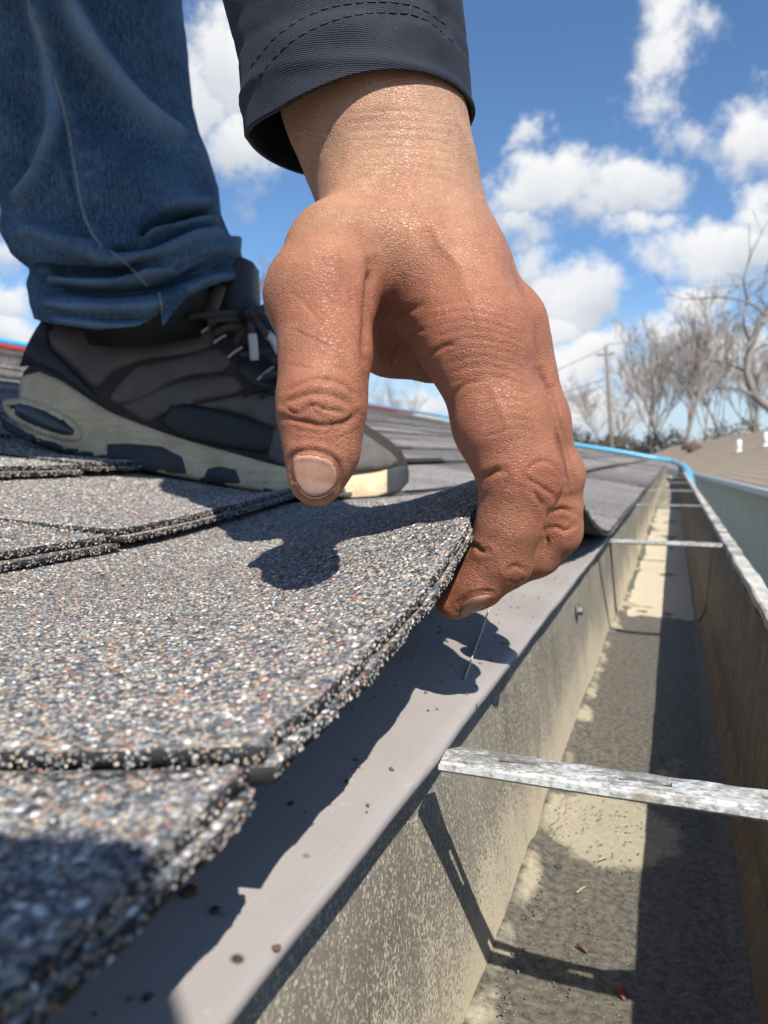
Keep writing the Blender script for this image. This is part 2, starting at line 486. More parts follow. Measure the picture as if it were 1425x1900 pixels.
def f_gutterfront(t, b, o):
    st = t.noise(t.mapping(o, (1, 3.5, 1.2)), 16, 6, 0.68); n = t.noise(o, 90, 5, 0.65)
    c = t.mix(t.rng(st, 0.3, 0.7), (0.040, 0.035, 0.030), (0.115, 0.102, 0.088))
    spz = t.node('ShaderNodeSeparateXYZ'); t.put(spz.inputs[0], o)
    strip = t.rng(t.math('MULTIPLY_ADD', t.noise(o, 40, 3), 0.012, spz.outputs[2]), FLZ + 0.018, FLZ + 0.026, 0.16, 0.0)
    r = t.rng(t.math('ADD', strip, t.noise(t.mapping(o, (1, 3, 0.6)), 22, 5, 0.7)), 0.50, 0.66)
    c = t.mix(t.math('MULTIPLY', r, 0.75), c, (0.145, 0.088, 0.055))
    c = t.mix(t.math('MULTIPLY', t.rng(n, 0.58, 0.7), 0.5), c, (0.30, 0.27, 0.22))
    t.put(b.inputs['Base Color'], c); t.put(b.inputs['Roughness'], t.rng(n, 0.3, 0.7, 0.45, 0.8))
    b.inputs['Metallic'].default_value = 0.15
    t.put(b.inputs['Normal'], t.bump(n, 0.3, 0.001))
material('gutter_rusty', f_gutterfront)
def f_mud(t, b, o):
    big = t.noise(o, 11, 5, 0.62, 0.8); n = t.noise(o, 260, 5, 0.7); mid = t.noise(o, 60, 4, 0.6)
    a = attr(t, 'dry', 'Fac')
    dry = t.rng(t.math('ADD', a, t.math('MULTIPLY', t.math('SUBTRACT', mid, 0.5), 0.55)), 0.42, 0.56)
    wet = t.mix(t.rng(n, 0.35, 0.7), (0.062, 0.056, 0.045), (0.205, 0.185, 0.145))
    dr = t.mix(t.rng(n, 0.3, 0.7), (0.31, 0.27, 0.19), (0.43, 0.38, 0.275))
    c = t.mix(dry, wet, dr)
    c = t.mix(t.math('MULTIPLY', t.rng(t.voro(o, 300), 0.05, 0.14, 1, 0), 0.6), c, (0.5, 0.46, 0.38))
    t.put(b.inputs['Base Color'], c); t.put(b.inputs['Roughness'], t.rng(dry, 0, 1, 0.6, 0.95))
    t.put(b.inputs['Normal'], t.bump(t.math('ADD', n, t.math('MULTIPLY', mid, 0.6)), 0.6, 0.0015))
material('mud', f_mud)
def f_galv(t, b, o):
    n = t.noise(t.mapping(o, (0.7, 1.5, 1)), 560, 4, 0.75); big = t.noise(t.mapping(o, (1, 2.5, 1)), 26, 5, 0.6)
    wht = t.rng(t.math('ADD', n, t.math('MULTIPLY', t.math('SUBTRACT', big, 0.5), 0.75)), 0.40, 0.58)
    c = t.mix(wht, (0.24, 0.235, 0.22), (0.58, 0.58, 0.56))
    d = t.rng(t.noise(t.mapping(o, (1, 1.4, 1)), 48, 5, 0.7), 0.57, 0.68)
    c = t.mix(d, c, (0.30, 0.26, 0.20))
    c = t.mix(t.rng(big, 0.56, 0.66, 0, 0.6), c, (0.50, 0.60, 0.66))
    t.put(b.inputs['Base Color'], c); b.inputs['Metallic'].default_value = 0.15
    t.put(b.inputs['Roughness'], t.rng(wht, 0, 1, 0.45, 0.75))
    t.put(b.inputs['Normal'], t.bump(n, 0.4, 0.0006))
material('galvanised', f_galv)
def f_rim(t, b, o):
    n = t.noise(t.mapping(o, (1, 0.3, 1)), 90, 5, 0.7); big = t.noise(o, 16, 5, 0.65)
    c = t.mix(t.rng(n, 0.35, 0.65), (0.40, 0.375, 0.32), (0.62, 0.59, 0.52))
    c = t.mix(t.rng(big, 0.50, 0.62), c, (0.23, 0.20, 0.155))
    c = t.mix(t.math('MULTIPLY', t.rng(t.noise(o, 210, 4, 0.7), 0.60, 0.68), 0.7), c, (0.13, 0.10, 0.07))
    t.put(b.inputs['Base Color'], c); b.inputs['Roughness'].default_value = 0.75
    t.put(b.inputs['Normal'], t.bump(n, 0.3, 0.001))
material('rim_paint', f_rim)

# ================================================================== roof
SL = 0.195; LIPX = -0.063; LIPZ = -0.088
def zb(a):                                   # deck height at the distance a left of the camera line
    return LIPZ + SL * (a + LIPX)
EDGE_PX = [(0, 1880), (250, 1620), (500, 1390), (600, 1300), (700, 1200), (800, 1085), (860, 1000), (892, 925)]
EA = 0.058
ey = []; ez = []
for q in EDGE_PX:
    h = hitx(*q, -EA); ey.append(h[1]); ez.append(h[2])
ey = [-1.2, -0.35, -0.05] + ey + [0.262, 0.30, 0.36, 0.42, 0.516, 0.61, 0.70, 0.80, 9.0]
ez = [zb(EA) + .012, zb(EA) + .016, -0.0565] + ez + [-0.0070, -0.0015, 0.0000, -0.0060, -0.027, -0.0505, -0.066, zb(EA) + .012, zb(EA) + .012]
ey = np.array(ey); ez = np.array(ez)
YY = np.linspace(-1.3, 9, 4000); _z = np.interp(YY, ey, ez)
k_ = np.hanning(25); k_ /= k_.sum(); _zs = np.convolve(np.pad(_z, 12, mode='edge'), k_, 'valid')
def edge_top(Y): return np.interp(Y, YY, _zs)
HINGE = 0.30
def lift(a, Y):
    a = np.asarray(a, float); Y = np.asarray(Y, float)
    q = edge_top(Y) - zb(EA) - 0.012
    s = np.clip((HINGE - a) / (HINGE - EA), 0, 1.2)
    p = np.interp(Y, [0, 0.10, 0.15, 0.20, 0.27, 0.36, 0.46, 0.60, 0.8], [1.25, 1.45, 1.95, 2.7, 2.9, 1.9, 1.05, 0.95, 1.3])
    wav = 0.0012 * np.sin(a * 38 + Y * 11) * np.clip(s, 0, 1)
    return q * s ** p + wav
COURSE = [0.058, 0.240, 0.395] + [0.395 + 0.145 * i for i in range(1, 22)]
TH = 0.0029                                  # one laminate layer
def under(a, k, nxt=None):
    """underside height of course k before lifting: its front rests on the course below"""
    f = np.clip((np.asarray(a, float) - COURSE[k]) / 0.16, 0, 1)
    base = 0.0062 if k else 0.0062
    return zb(np.asarray(a, float)) + 0.0004 + base * (1 - f)

roof = empty('shingle_roof', 'grey mottled asphalt shingle roof running along the left of the gutter', 'roof', (-1.5, 2, zb(1.5)))
def slab(name, k, y0, y1, a_off, n_a, n_y, thick, zoff, back, mat, parent, wob=0.0, extra=None, seed=0):
    """one shingle layer as a bent sheet: y0(a), y1(a) give its ends"""
    a0 = COURSE[k] + a_off; V = []; 
    s = np.linspace(0, 1, n_a); tt = np.linspace(0, 1, n_y)
    S, T = np.meshgrid(s, tt, indexing='ij')
    A = a0 + (back - a0) * S
    Y0 = y0(A); Y1 = y1(A); Y = Y0 + (Y1 - Y0) * T
    rag = wob * (np.sin(Y * 310 + seed) + np.sin(Y * 137 + 2 * seed) + 0.7 * np.sin(Y * 733)) * np.clip(1 - S * 8, 0, 1)
    A = A + rag
    Z = under(A, k) + zoff + lift(A, Y)
    if extra is not None: Z = Z + extra(A, Y)
    top = np.stack([-A, Y, Z + thick], -1).reshape(-1, 3); bot = np.stack([-A, Y, Z], -1).reshape(-1, 3)
    N = n_a * n_y; V = np.r_[top, bot]
    idx = np.arange(N).reshape(n_a, n_y); F = []
    q = np.stack([idx[:-1, :-1], idx[:-1, 1:], idx[1:, 1:], idx[1:, :-1]], -1).reshape(-1, 4)
    F.append(q); F.append(q[:, ::-1] + N)
    def side(line):
        a_, b_ = line[:-1], line[1:]
        return np.stack([a_, a_ + N, b_ + N, b_], -1)
    F.append(side(idx[0])); F.append(side(idx[-1])[:, ::-1]); F.append(side(idx[:, 0])[:, ::-1]); F.append(side(idx[:, -1]))
    F = np.concatenate(F)
    return V, F, (A, Y, Z + thick)

def granules(surfs, edges, name, parent):
    """surfs: (A, Y, Ztop, spacing), edges: (polyline points, outward, height, spacing)"""
    pos = []; nor = []; size = []; esc = []
    for (A, Y, Z, sp_) in surfs:
        X = np.stack([-A, Y, Z], -1)
        du = X[1:, :-1] - X[:-1, :-1]; dv = X[:-1, 1:] - X[:-1, :-1]
        ar = np.linalg.norm(np.cross(du, dv), axis=-1); n = ar / (sp_ ** 2)
        cnt = RNG.poisson(n)
        I, J = np.nonzero(cnt); c = cnt[I, J]; I = np.repeat(I, c); J = np.repeat(J, c)
        fu = RNG.random(len(I)); fv = RNG.random(len(I))
        p = (X[I, J] * ((1 - fu) * (1 - fv))[:, None] + X[I + 1, J] * (fu * (1 - fv))[:, None]
             + X[I, J + 1] * ((1 - fu) * fv)[:, None] + X[I + 1, J + 1] * (fu * fv)[:, None])
        nn = np.cross(du, dv)[I, J]; nn /= np.linalg.norm(nn, axis=1)[:, None]; nn *= np.sign(nn[:, 2:3])
        pos.append(p); nor.append(nn); size.append(np.full(len(p), sp_)); esc.append(np.ones(len(p)))
    for (line, outw, h, sp_) in edges:
        line = np.asarray(line); L = np.linalg.norm(np.diff(line, axis=0), axis=1)
        n = int(L.sum() * h / sp_ ** 2 * 1.75)
        c = np.r_[0, np.cumsum(L)]; s = RNG.random(n) * c[-1]
        p = np.stack([np.interp(s, c, line[:, i]) for i in range(3)], -1); p[:, 2] -= RNG.random(n) * h
        pos.append(p); nor.append(np.tile(np.asarray(outw, float), (n, 1))); size.append(np.full(n, sp_)); esc.append(np.full(n, 0.68))
    pos = np.concatenate(pos); nor = np.concatenate(nor); size = np.concatenate(size); esc = np.concatenate(esc)
    n = len(pos)
    # eight-faced chips
    t1 = np.cross(nor, RNG.normal(size=(n, 3))); t1 /= np.linalg.norm(t1, axis=1)[:, None]; t2 = np.cross(nor, t1)
    r = np.minimum(size, 0.0024) * esc * RNG.uniform(0.42, 0.95, n) * (0.45 if name == 'grit' else 1.0)
    V = np.empty((n, 6, 3), np.float32)
    j = lambda: (r * RNG.uniform(0.6, 1.15, n))[:, None]
    V[:, 0] = pos + t1 * j(); V[:, 1] = pos + t2 * j() * 0.8; V[:, 2] = pos - t1 * j(); V[:, 3] = pos - t2 * j() * 0.8
    V[:, 4] = pos + nor * j() * 0.36 + t1 * j() * RNG.uniform(-.4, .4, n)[:, None]; V[:, 5] = pos - nor * j() * 0.45
    for i in range(4): V[:, i] += nor * (r * RNG.uniform(-0.15, 0.26, n))[:, None]
    tri = np.array([(0, 1, 4), (1, 2, 4), (2, 3, 4), (3, 0, 4), (1, 0, 5), (2, 1, 5), (3, 2, 5), (0, 3, 5)])
    F = (np.arange(n)[:, None, None] * 6 + tri[None]).reshape(-1, 3)
    ci = RNG.choice(len(GRAN), n, p=GRAN_W)
    # colour drifts in patches as the granules are blended on the sheet
    C = GRAN[ci] * RNG.uniform(0.8, 1.2, (n, 1)) * (1 + 0.16 * vnoise(pos, 16.0, 3))[:, None]
    if name == 'grit': C = C * 0.25 + np.array([.10, .085, .06])
    C = np.repeat(C, 6, axis=0)
    o = mesh_from(name, V.reshape(-1, 3), F, MATS['granule'], parent, attrs={'Col': C})
    o['kind'] = 'stuff'
    return o

def const(v): return lambda a: np.full_like(a, v)
def lin(y_edge, y_back, k):                       # a joint that runs a little askew
    a0 = COURSE[k]
    return lambda a: y_edge + (y_back - y_edge) * (a - a0) / 0.18
def near_shingle(k, y0, y1, sp_top, label=None, ny=None, top2=True, g=True, extra=None, seed=0, ylim=(0.0, 1.2), back=None):
    back = back if back is not None else COURSE[k] + 0.20
    yy0 = float(y0(np.array([COURSE[k]]))[0]); yy1 = float(y1(np.array([COURSE[k]]))[0])
    ny = ny or max(12, int((yy1 - yy0) / 0.006)); na = 30
    v1, f1, s1 = slab('shingle', k, y0, y1, 0.0, na, ny, TH, 0.0, back, None, None, 0.00035, extra, seed)
    v2, f2, s2 = slab('shingle', k, y0, y1, 0.0012 if k == 0 else 0.0042, na, ny, TH, TH + 0.0006, back, None, None, 0.00045, extra, seed + 1)
    V = np.r_[v1, v2]; F = np.r_[f1, f2 + len(v1)]
    sh = mesh_from('shingle', V, F, MATS['shingle_top'], roof)
    sh.data.materials.append(MATS['asphalt_core']); N_ = na * ny; q_ = (na - 1) * (ny - 1)
    mi = np.zeros(len(sh.data.polygons), np.int32)
    for base_ in (0, len(f1)): mi[base_ + q_:base_ + len(f1)] = 1
    if len(mi) == len(F): sh.data.polygons.foreach_set('material_index', mi)
    if label: sh['label'] = label
    if g:
        A, Y, Z = s2; m = (Y[0] > ylim[0]) & (Y[0] < ylim[1]); m = np.nonzero(m)[0]
        if len(m) > 2:
            sl = slice(m[0], m[-1] + 1)
            exp_ = min(na, int(na * (COURSE[k + 1] + 0.012 - COURSE[k]) / (back - COURSE[k])) + 1)
            S = [(A[:exp_, sl], Y[:exp_, sl], Z[:exp_, sl], sp_top)]
            e2 = np.stack([-A[0, sl], Y[0, sl], Z[0, sl]], -1); A1, Y1, Z1 = s1
            e1 = np.stack([-A1[0, sl], Y1[0, sl], Z1[0, sl]], -1)
            E = [(e2, (1, -0.2, 0.2), TH, sp_top * 0.95), (e1, (1, -0.2, 0.2), TH, sp_top * 0.95)]
            # the two ends
            if m[0] == 0:
                E.append((np.stack([-A[:exp_, 0], Y[:exp_, 0], Z[:exp_, 0]], -1), (0, -1, 0.2), TH * 1.6, sp_top * 1.0))
            granules(S, E, 'granules', sh)
    return sh

JY = 0.1015
def surf_hit(u, v):                                # where a line of sight meets the bent first course
    r = ray(u, v); d = np.linspace(0.05, 0.6, 2200); q = r[None] * d[:, None]
    zt = under(-q[:, 0], 0) + 2 * TH + 0.0006 + lift(-q[:, 0], q[:, 1]); i = int(np.argmax(q[:, 2] < zt)); return q[i]
_h = surf_hit(0, 1395); JB = JY + (_h[1] - JY) * 0.18 / (-_h[0] - COURSE[0])
near_shingle(0, const(-0.80), lin(JY - .0034, JB - .0040, 0), 0.00128, ylim=(-0.02, 1), seed=3, extra=lambda a, y: -0.0019 + 0 * a)
main_sh = near_shingle(0, lin(JY, JB, 0), const(0.94), 0.00130, 'bent up shingle whose edge is held by the hand', seed=5, ylim=(-0.1, 0.46))
near_shingle(0, const(0.943), const(1.9), 0.003, seed=6, g=False)
near_shingle(1, const(-0.7), lin(0.282, 0.245, 1), 0.0016, seed=8, ylim=(0.06, 1), extra=lambda a, y: 0.0016 * np.clip(1 - (a - COURSE[1]) / 0.07, 0, 1))
near_shingle(1, lin(0.286, 0.25, 1), const(1.24), 0.0016, seed=9, ylim=(0, 0.70), extra=lambda a, y: 0.0042 * np.clip(1 - (a - COURSE[1]) / 0.07, 0, 1))
near_shingle(1, const(1.243), const(2.2), 0.003, seed=9, g=False)
near_shingle(2, const(-0.6), lin(0.43, 0.40, 2), 0.0021, seed=12, ylim=(0.18, 2), extra=lambda a, y: 0.003 * np.clip(1 - (a - COURSE[2]) / 0.06, 0, 1))
near_shingle(2, lin(0.434, 0.404, 2), const(1.35), 0.0022, seed=14, ylim=(0, 0.9), extra=lambda a, y: 0.0012 + 0.004 * np.clip(1 - (a - COURSE[2]) / 0.06, 0, 1))
near_shingle(2, const(1.353), const(2.3), 0.003, seed=14, g=False)
near_shingle(3, const(-0.3), const(0.70), 0.0024, seed=15, ylim=(0.25, .7))
near_shingle(3, const(0.703), const(1.6), 0.0026, seed=17, ylim=(0.6, 1.0))
# further up and along: plain pieces that share a few meshes
def far_piece(wid):
    V = []; F = []
    for lay in range(2):
        y = 0.0015; z0 = lay * 0.0032; x1 = -0.0012 * lay
        v = [(-0.0 + x1, y, z0), (-0.0 + x1, wid - y, z0), (-0.165, wid - y, z0 - 0.0062), (-0.165, y, z0 - 0.0062)]
        o = len(V); V += v + [(p[0], p[1], p[2] + TH) for p in v]
        F += [tuple(o + i for i in f) for f in ((0, 1, 2, 3), (7, 6, 5, 4), (0, 4, 5, 1), (1, 5, 6, 2), (2, 6, 7, 3), (3, 7, 4, 0))]
    me = bpy.data.meshes.new('shingle'); me.from_pydata(V, [], F); me.materials.append(MATS['shingle_far']); me.update()
    return me
FAR = {w: far_piece(w) for w in (0.24, 0.33, 0.42, 0.5, 0.98)}
ROOF_END = 8.3
tilt = atan(SL)
rr = random.Random(4)
NC = 23
for k in range(NC):
    starts = {0: 1.903, 1: 2.203, 2: 2.303, 3: 1.603}
    y = starts.get(k, -0.3 + 0.2 * rr.random())
    while y < ROOF_END:
        w = rr.choice([0.24, 0.33, 0.42, 0.5]) if k < 4 else 0.98
        a = COURSE[k]
        o = bpy.data.objects.new('shingle', FAR[w]); COL.objects.link(o); o.parent = roof
        o.matrix_parent_inverse = Matrix.Translation(roof.location).inverted()
        o.location = (-a, y, zb(a) + 0.0068 + rr.choice((0, 0, 0.0015, 0.003)))
        o.rotation_euler = (0, tilt, 0)
        y += w
# deck board, drip edge and the wall under the eave
AR = COURSE[NC - 1] + 0.14
dk = [(-0.082, -1.2), (-AR, -1.2), (-AR, ROOF_END), (-0.082, ROOF_END)]
V = [(x, y, zb(-x) - 0.0008) for x, y in dk] + [(x, y, zb(-x) - 0.016) for x, y in dk]
simple('plywood', (0.28, 0.2, 0.12), 0.8, var=0.3)
mesh_from('roof_deck', V, [(0, 3, 2, 1), (4, 5, 6, 7), (0, 1, 5, 4), (1, 2, 6, 5), (2, 3, 7, 6), (3, 0, 4, 7)], MATS['plywood'], roof)
# drip edge: bent sheet metal, flange on the deck, rounded nose, short drop
prof = [(-0.19, zb(0.19)), (-0.10, zb(0.10)), (-0.068, zb(0.068) + 0.0001), (-0.0640, zb(0.0640) + 0.0002), (-0.0631, LIPZ - 0.0003),
        (-0.0630, LIPZ - 0.0022), (-0.0637, LIPZ - 0.0036), (-0.0660, LIPZ - 0.0042), (-0.0705, LIPZ - 0.0075)]
ys = np.r_[-1.2, np.linspace(-0.1, 1.4, 90), np.linspace(1.6, ROOF_END, 16)]
V = []; n = len(prof)
for y in ys:
    for i, (x, z) in enumerate(prof):
        V.append((x + (0.00025 * sin(y * 41) + 0.0002 * sin(y * 97) if i > 2 else 0), y, z + 0.0002 * sin(y * 23 + i)))
F = [(i * n + j, i * n + j + 1, (i + 1) * n + j + 1, (i + 1) * n + j) for i in range(len(ys) - 1) for j in range(n - 1)]
de = mesh_from('drip_edge', V, F, MATS['drip_paint'], roof, smooth=True)
de['label'] = 'bare grey metal drip edge under the lifted shingle'
fix_normals(de)
simple('fascia_paint', (0.5, 0.48, 0.44), 0.6)
simple('wall_paint', (0.45, 0.42, 0.37), 0.7)
box('fascia_board', -0.098, -0.081, -1.2, ROOF_END, -0.30, -0.095, MATS['fascia_paint'], roof)

# ================================================================== gutter
gut = empty('metal_gutter', 'weathered open metal box gutter with dried mud, seen along its length', 'gutter', (0, 2, -0.21))
FLZ = -0.21
def yprof(y0, y1, prof, mat, name, step=0.02, wob=0.0004, seed=0, smooth=True):
    ys = np.linspace(y0, y1, max(2, int((y1 - y0) / step))); V = []; n = len(prof)
    for y in ys:
        for i, (x, z) in enumerate(prof):
            w = wob * (sin(y * 31 + i * 1.7 + seed) + sin(y * 77 + i + seed))
            V.append((x + w, y, z + w * 0.6))
    F = [(i * n + j, i * n + j + 1, (i + 1) * n + j + 1, (i + 1) * n + j) for i in range(len(ys) - 1) for j in range(n - 1)]
    o = mesh_from(name, V, F, mat, gut, smooth=False)
    return fix_normals(o)
SEAM = 1.00
for (y0, y1, off) in ((-1.0, SEAM + 0.02, 0.0), (SEAM, 3.1, 0.003), (3.08, 5.4, 0.0), (5.38, ROOF_END, 0.0022)):
    z = FLZ + off; i = off
    yprof(y0, y1, [(-0.0765 + i, -0.0905), (-0.0705 + i, -0.15), (-0.0645 + i, z + 0.003), (-0.0620 + i, z)], MATS['gutter_silt'], 'back_wall', 0.03, seed=off * 1000)
    yprof(y0, y1, [(-0.0617 + i, z + 0.0001), (-0.03, z), (0.0, z - 0.0004), (0.0328 - i, z + 0.0001)], MATS['gutter_silt'], 'gutter_floor', 0.03, seed=2)
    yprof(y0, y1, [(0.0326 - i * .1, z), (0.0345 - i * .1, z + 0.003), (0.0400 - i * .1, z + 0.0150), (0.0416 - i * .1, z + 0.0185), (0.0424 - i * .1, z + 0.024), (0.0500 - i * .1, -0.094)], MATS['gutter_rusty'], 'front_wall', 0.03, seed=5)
    # turned-over rim on the outer wall
    yprof(y0, y1, [(0.0502, -0.0945), (0.0502, -0.0885), (0.0512, -0.0878), (0.0600, -0.0880 + off * .3), (0.0612, -0.0888), (0.0612, -0.105), (0.059, -0.125), (0.059, -0.21)], MATS['rim_paint'], 'rim', 0.02, 0.0003, seed=1 + off * 900)
# silt lying on the gutter floor: a low uneven bed
def mud_bed():
    xs = np.linspace(-0.0650, 0.0360, 30); ys = np.r_[np.linspace(0.12, 1.2, 200), np.linspace(1.22, 7.5, 120)]
    X, Y = np.meshgrid(xs, ys); p = np.stack([X.ravel(), Y.ravel(), np.zeros(X.size)], -1)
    n = vnoise(p, 60, 1) * 0.5 + vnoise(p, 160, 2) * 0.3 + vnoise(p, 22, 5) * 0.7
    edge = np.exp(-((p[:, 0] + 0.0645) / 0.009) ** 2) * 0.0042 * (1 + 0.5 * vnoise(p, 45, 12)) + np.exp(-((p[:, 0] - 0.035) / 0.005) ** 2) * 0.002
    z = FLZ + 0.0024 + 0.0009 * n + edge
    seam = np.exp(-((p[:, 1] - SEAM) / 0.01) ** 2); z = z + 0.0008 * seam
    def blob(cx, cy, rx, ry): return np.exp(-(((p[:, 0] - cx) / rx) ** 2 + ((p[:, 1] - cy) / ry) ** 2) ** 2)
    dry = np.zeros(len(p))
    f1 = hitz(1010, 1520, FLZ); f2 = hitz(1230, 1440, FLZ)
    dry = np.maximum(dry, blob(-0.028, f1[1], 0.045, 0.052)); dry = np.maximum(dry, blob(0.006, f2[1], 0.016, 0.034) * 0.62)
    dry = np.maximum(dry, blob(-0.035, 1.13, 0.030, 0.10) * 0.7); dry = np.maximum(dry, blob(-0.02, 1.5, 0.05, 0.16) * 0.6)
    dry = np.maximum(dry, np.clip((p[:, 1] - 1.7) / 0.6, 0, 1) * 0.52)
    dry = np.maximum(dry, np.exp(-((p[:, 0] + 0.061) / 0.010) ** 2) * 0.5)
    dry = dry * 0.9 + 0.16 * vnoise(p, 35, 9) + 0.10 * vnoise(p, 90, 10)
    ny, nx = X.shape; idx = np.arange(nx * ny).reshape(ny, nx)
    F = np.stack([idx[:-1, :-1], idx[:-1, 1:], idx[1:, 1:], idx[1:, :-1]], -1).reshape(-1, 4)
    V = p.copy(); V[:, 2] = z
    o = mesh_from('dried_mud', V, F, MATS['mud'], gut, smooth=True, attrs={'dry': dry})
    return tag(o, 'tan and dark grey dried mud on the gutter floor')
mud_bed()
# grit washed down from the shingles
_x = np.linspace(-0.060, 0.032, 8); _y = np.linspace(0.13, 1.0, 60); _A, _Y = np.meshgrid(-_x, _y, indexing='ij')
granules([(_A, _Y, np.full_like(_A, FLZ + 0.0032), 0.0062)], [], 'grit', gut).scale = (1, 1, 1)
# cross straps
def strap(y, w=0.0100, hi=True):
    x0, x1 = -0.0625, 0.0505; t_ = 0.0011; z = LIPZ - 0.0030
    bm = bmesh.new()
    # outline with two slots, built as strips
    holes = [(-0.046, -0.034), (-0.012, 0.002), (0.024, 0.034)] if hi else []
    xs = sorted(set([x0, x1] + [h for p in holes for h in p])); hw = 0.0014
    cols = [-w / 2, -hw, hw, w / 2]
    def quad(a, b, c, d): 
        vs = [bm.verts.new(p) for p in (a, b, c, d)]; bm.faces.new(vs)
    for i in range(len(xs) - 1):
        for j in range(3):
            if j == 1 and any(abs(xs[i] - h[0]) < 1e-9 for h in holes): continue
            quad((xs[i], y + cols[j], z), (xs[i + 1], y + cols[j], z), (xs[i + 1], y + cols[j + 1], z), (xs[i], y + cols[j + 1], z))
    # rolled flanges along both long edges
    for s in (-1, 1):
        pr = [(s * w / 2, 0), (s * (w / 2 + 0.0012), -0.0006), (s * (w / 2 + 0.0013), -0.0012), (s * (w / 2 + 0.0006), -0.0019)]
        for (p, q) in zip(pr[:-1], pr[1:]):
            quad((x0, y + p[0], z + p[1]), (x1, y + p[0], z + p[1]), (x1, y + q[0], z + q[1]), (x0, y + q[0], z + q[1]))
    bmesh.ops.remove_doubles(bm, verts=bm.verts, dist=1e-6)
    if hi:
        bmesh.ops.subdivide_edges(bm, edges=[e for e in bm.edges if e.calc_length() > 0.008], cuts=6, use_grid_fill=True)
        for v in bm.verts: v.co.z += 0.00012 * sin(v.co.x * 90) + 0.0002 * sin(v.co.x * 400 + v.co.y * 900)
    bmesh.ops.recalc_face_normals(bm, faces=bm.faces)
    bmesh.ops.solidify(bm, geom=bm.faces[:], thickness=t_)
    me = bpy.data.meshes.new('strap'); bm.to_mesh(me); bm.free(); me.materials.append(MATS['galvanised'])
    o = bpy.data.objects.new('strap', me); link(o, gut); o.matrix_parent_inverse = Matrix.Translation(gut.location).inverted()
    return o
for i, y in enumerate([0.2155, 0.84, 1.49, 2.12, 2.75, 3.4, 4.05, 4.7, 5.3, 6.0, 6.6, 7.3]):
    s_ = strap(y, hi=i < 2)
    if i == 0: s_['label'] = 'nearest galvanised strap, speckled white with rust'
simple('screw_steel', (0.16, 0.155, 0.15), 0.55, 0.5)
def screw(p, axis, r=0.004):
    p = np.array(p, float); a = np.array(axis, float)
    v1 = tube_data([p, p + a * 0.0012], r * 1.5, 14); v2 = tube_data([p + a * 0.001, p + a * 0.005], [r, r * 0.92], 6)
    return mesh_from('screw', *join_data([v1, v2]), MATS['screw_steel'], gut)
sp_ = hitx(1070, 1133, -0.0715); screw(sp_, (1, 0, 0), 0.0042)
# little things lying in the gutter and on the drip edge
simple('leaf_red', (0.24, 0.065, 0.035), 0.6); simple('straw', (0.50, 0.40, 0.22), 0.6); simple('pebble', (0.07, 0.065, 0.07), 0.6); simple('pale_fibre', (0.62, 0.62, 0.55), 0.4)
def leaf(u, v, ln, ang, mat, name, label, cat, z=FLZ + 0.004):
    c = hitz(u, v, z); d = np.array([cos(ang), sin(ang), 0]); s = np.array([-sin(ang), cos(ang), 0])
    V = []; F = []
    for i in range(7):
        q = i / 6; w = ln * 0.2 * sin(pi * min(1, q * 0.92 + 0.06)); p = c + d * ln * (q - 0.5) + np.array([0, 0, 0.0016 * sin(q * pi)])
        V += [p - s * w, p + np.array([0, 0, 0.0005]), p + s * w]
    for i in range(6):
        for j in range(2): F.append((3 * i + j, 3 * i + j + 1, 3 * i + j + 4, 3 * i + j + 3))
    V2 = [p - np.array([0, 0, 0.0003]) for p in V]; n = len(V)
    F += [tuple(k + n for k in f[::-1]) for f in F]
    return tag(mesh_from(name, V + V2, F, mat, smooth=True), label, cat)
leaf(1150, 1838, 0.010, 2.0, MATS['leaf_red'], 'leaf_scrap', 'small dark red leaf scrap on the gutter floor near the strap shadow', 'leaf')
def twig(u0, v0, u1, v1, z, r, mat, name, label, cat):
    a, b = hitz(u0, v0, z), hitz(u1, v1, z); m = (a + b) / 2 + np.array([0.0006, 0, 0.0008])
    return tag(tube(name, smooth_poly([a, m, b], 5), r, mat, None, 5), label, cat)
twig(1112, 1596, 1130, 1588, FLZ + 0.005, 0.0004, MATS['straw'], 'straw_bit', 'orange straw bit lying on the pale dried mud', 'straw')
twig(1070, 1656, 1086, 1645, FLZ + 0.005, 0.0004, MATS['straw'], 'straw_bit', 'pale straw bit lying just below the pale mud patch', 'straw')
twig(1240, 1322, 1255, 1312, FLZ + 0.005, 0.0005, MATS['straw'], 'straw_bit', 'short straw bit in the dark shadow of the gutter', 'straw')
def pebble(p, r, mat, name, label, cat, seed):
    bm = bmesh.new(); bmesh.ops.create_icosphere(bm, subdivisions=2, radius=r)
    rs = random.Random(seed); ph = [rs.random() * 6 for _ in range(6)]
    for v in bm.verts:
        d = v.co.normalized(); v.co *= 1 + 0.22 * sin(3 * d.x + ph[0]) * sin(4 * d.y + ph[1]) + 0.12 * sin(7 * d.z + ph[2])
        v.co.z *= 0.6
    me = bpy.data.meshes.new(name); bm.to_mesh(me); bm.free(); me.materials.append(mat)
    o = bpy.data.objects.new(name, me); link(o); o.location = Vector(p) + Vector((0, 0, r * 0.45)); return tag(o, label, cat)
pebble(hitz(1036, 1612, FLZ + .003), 0.0022, MATS['pebble'], 'pebble', 'dark pebble on the pale dried mud in the gutter', 'pebble', 1)
simple('brown_crumb', (0.13, 0.075, 0.04), 0.7)
def drip_hit(u, v):
    n = np.array([SL, 0, 1.0]); k = n @ np.array([LIPX, 0, LIPZ + 0.0003]); r = ray(u, v); return r * k / (n @ r)
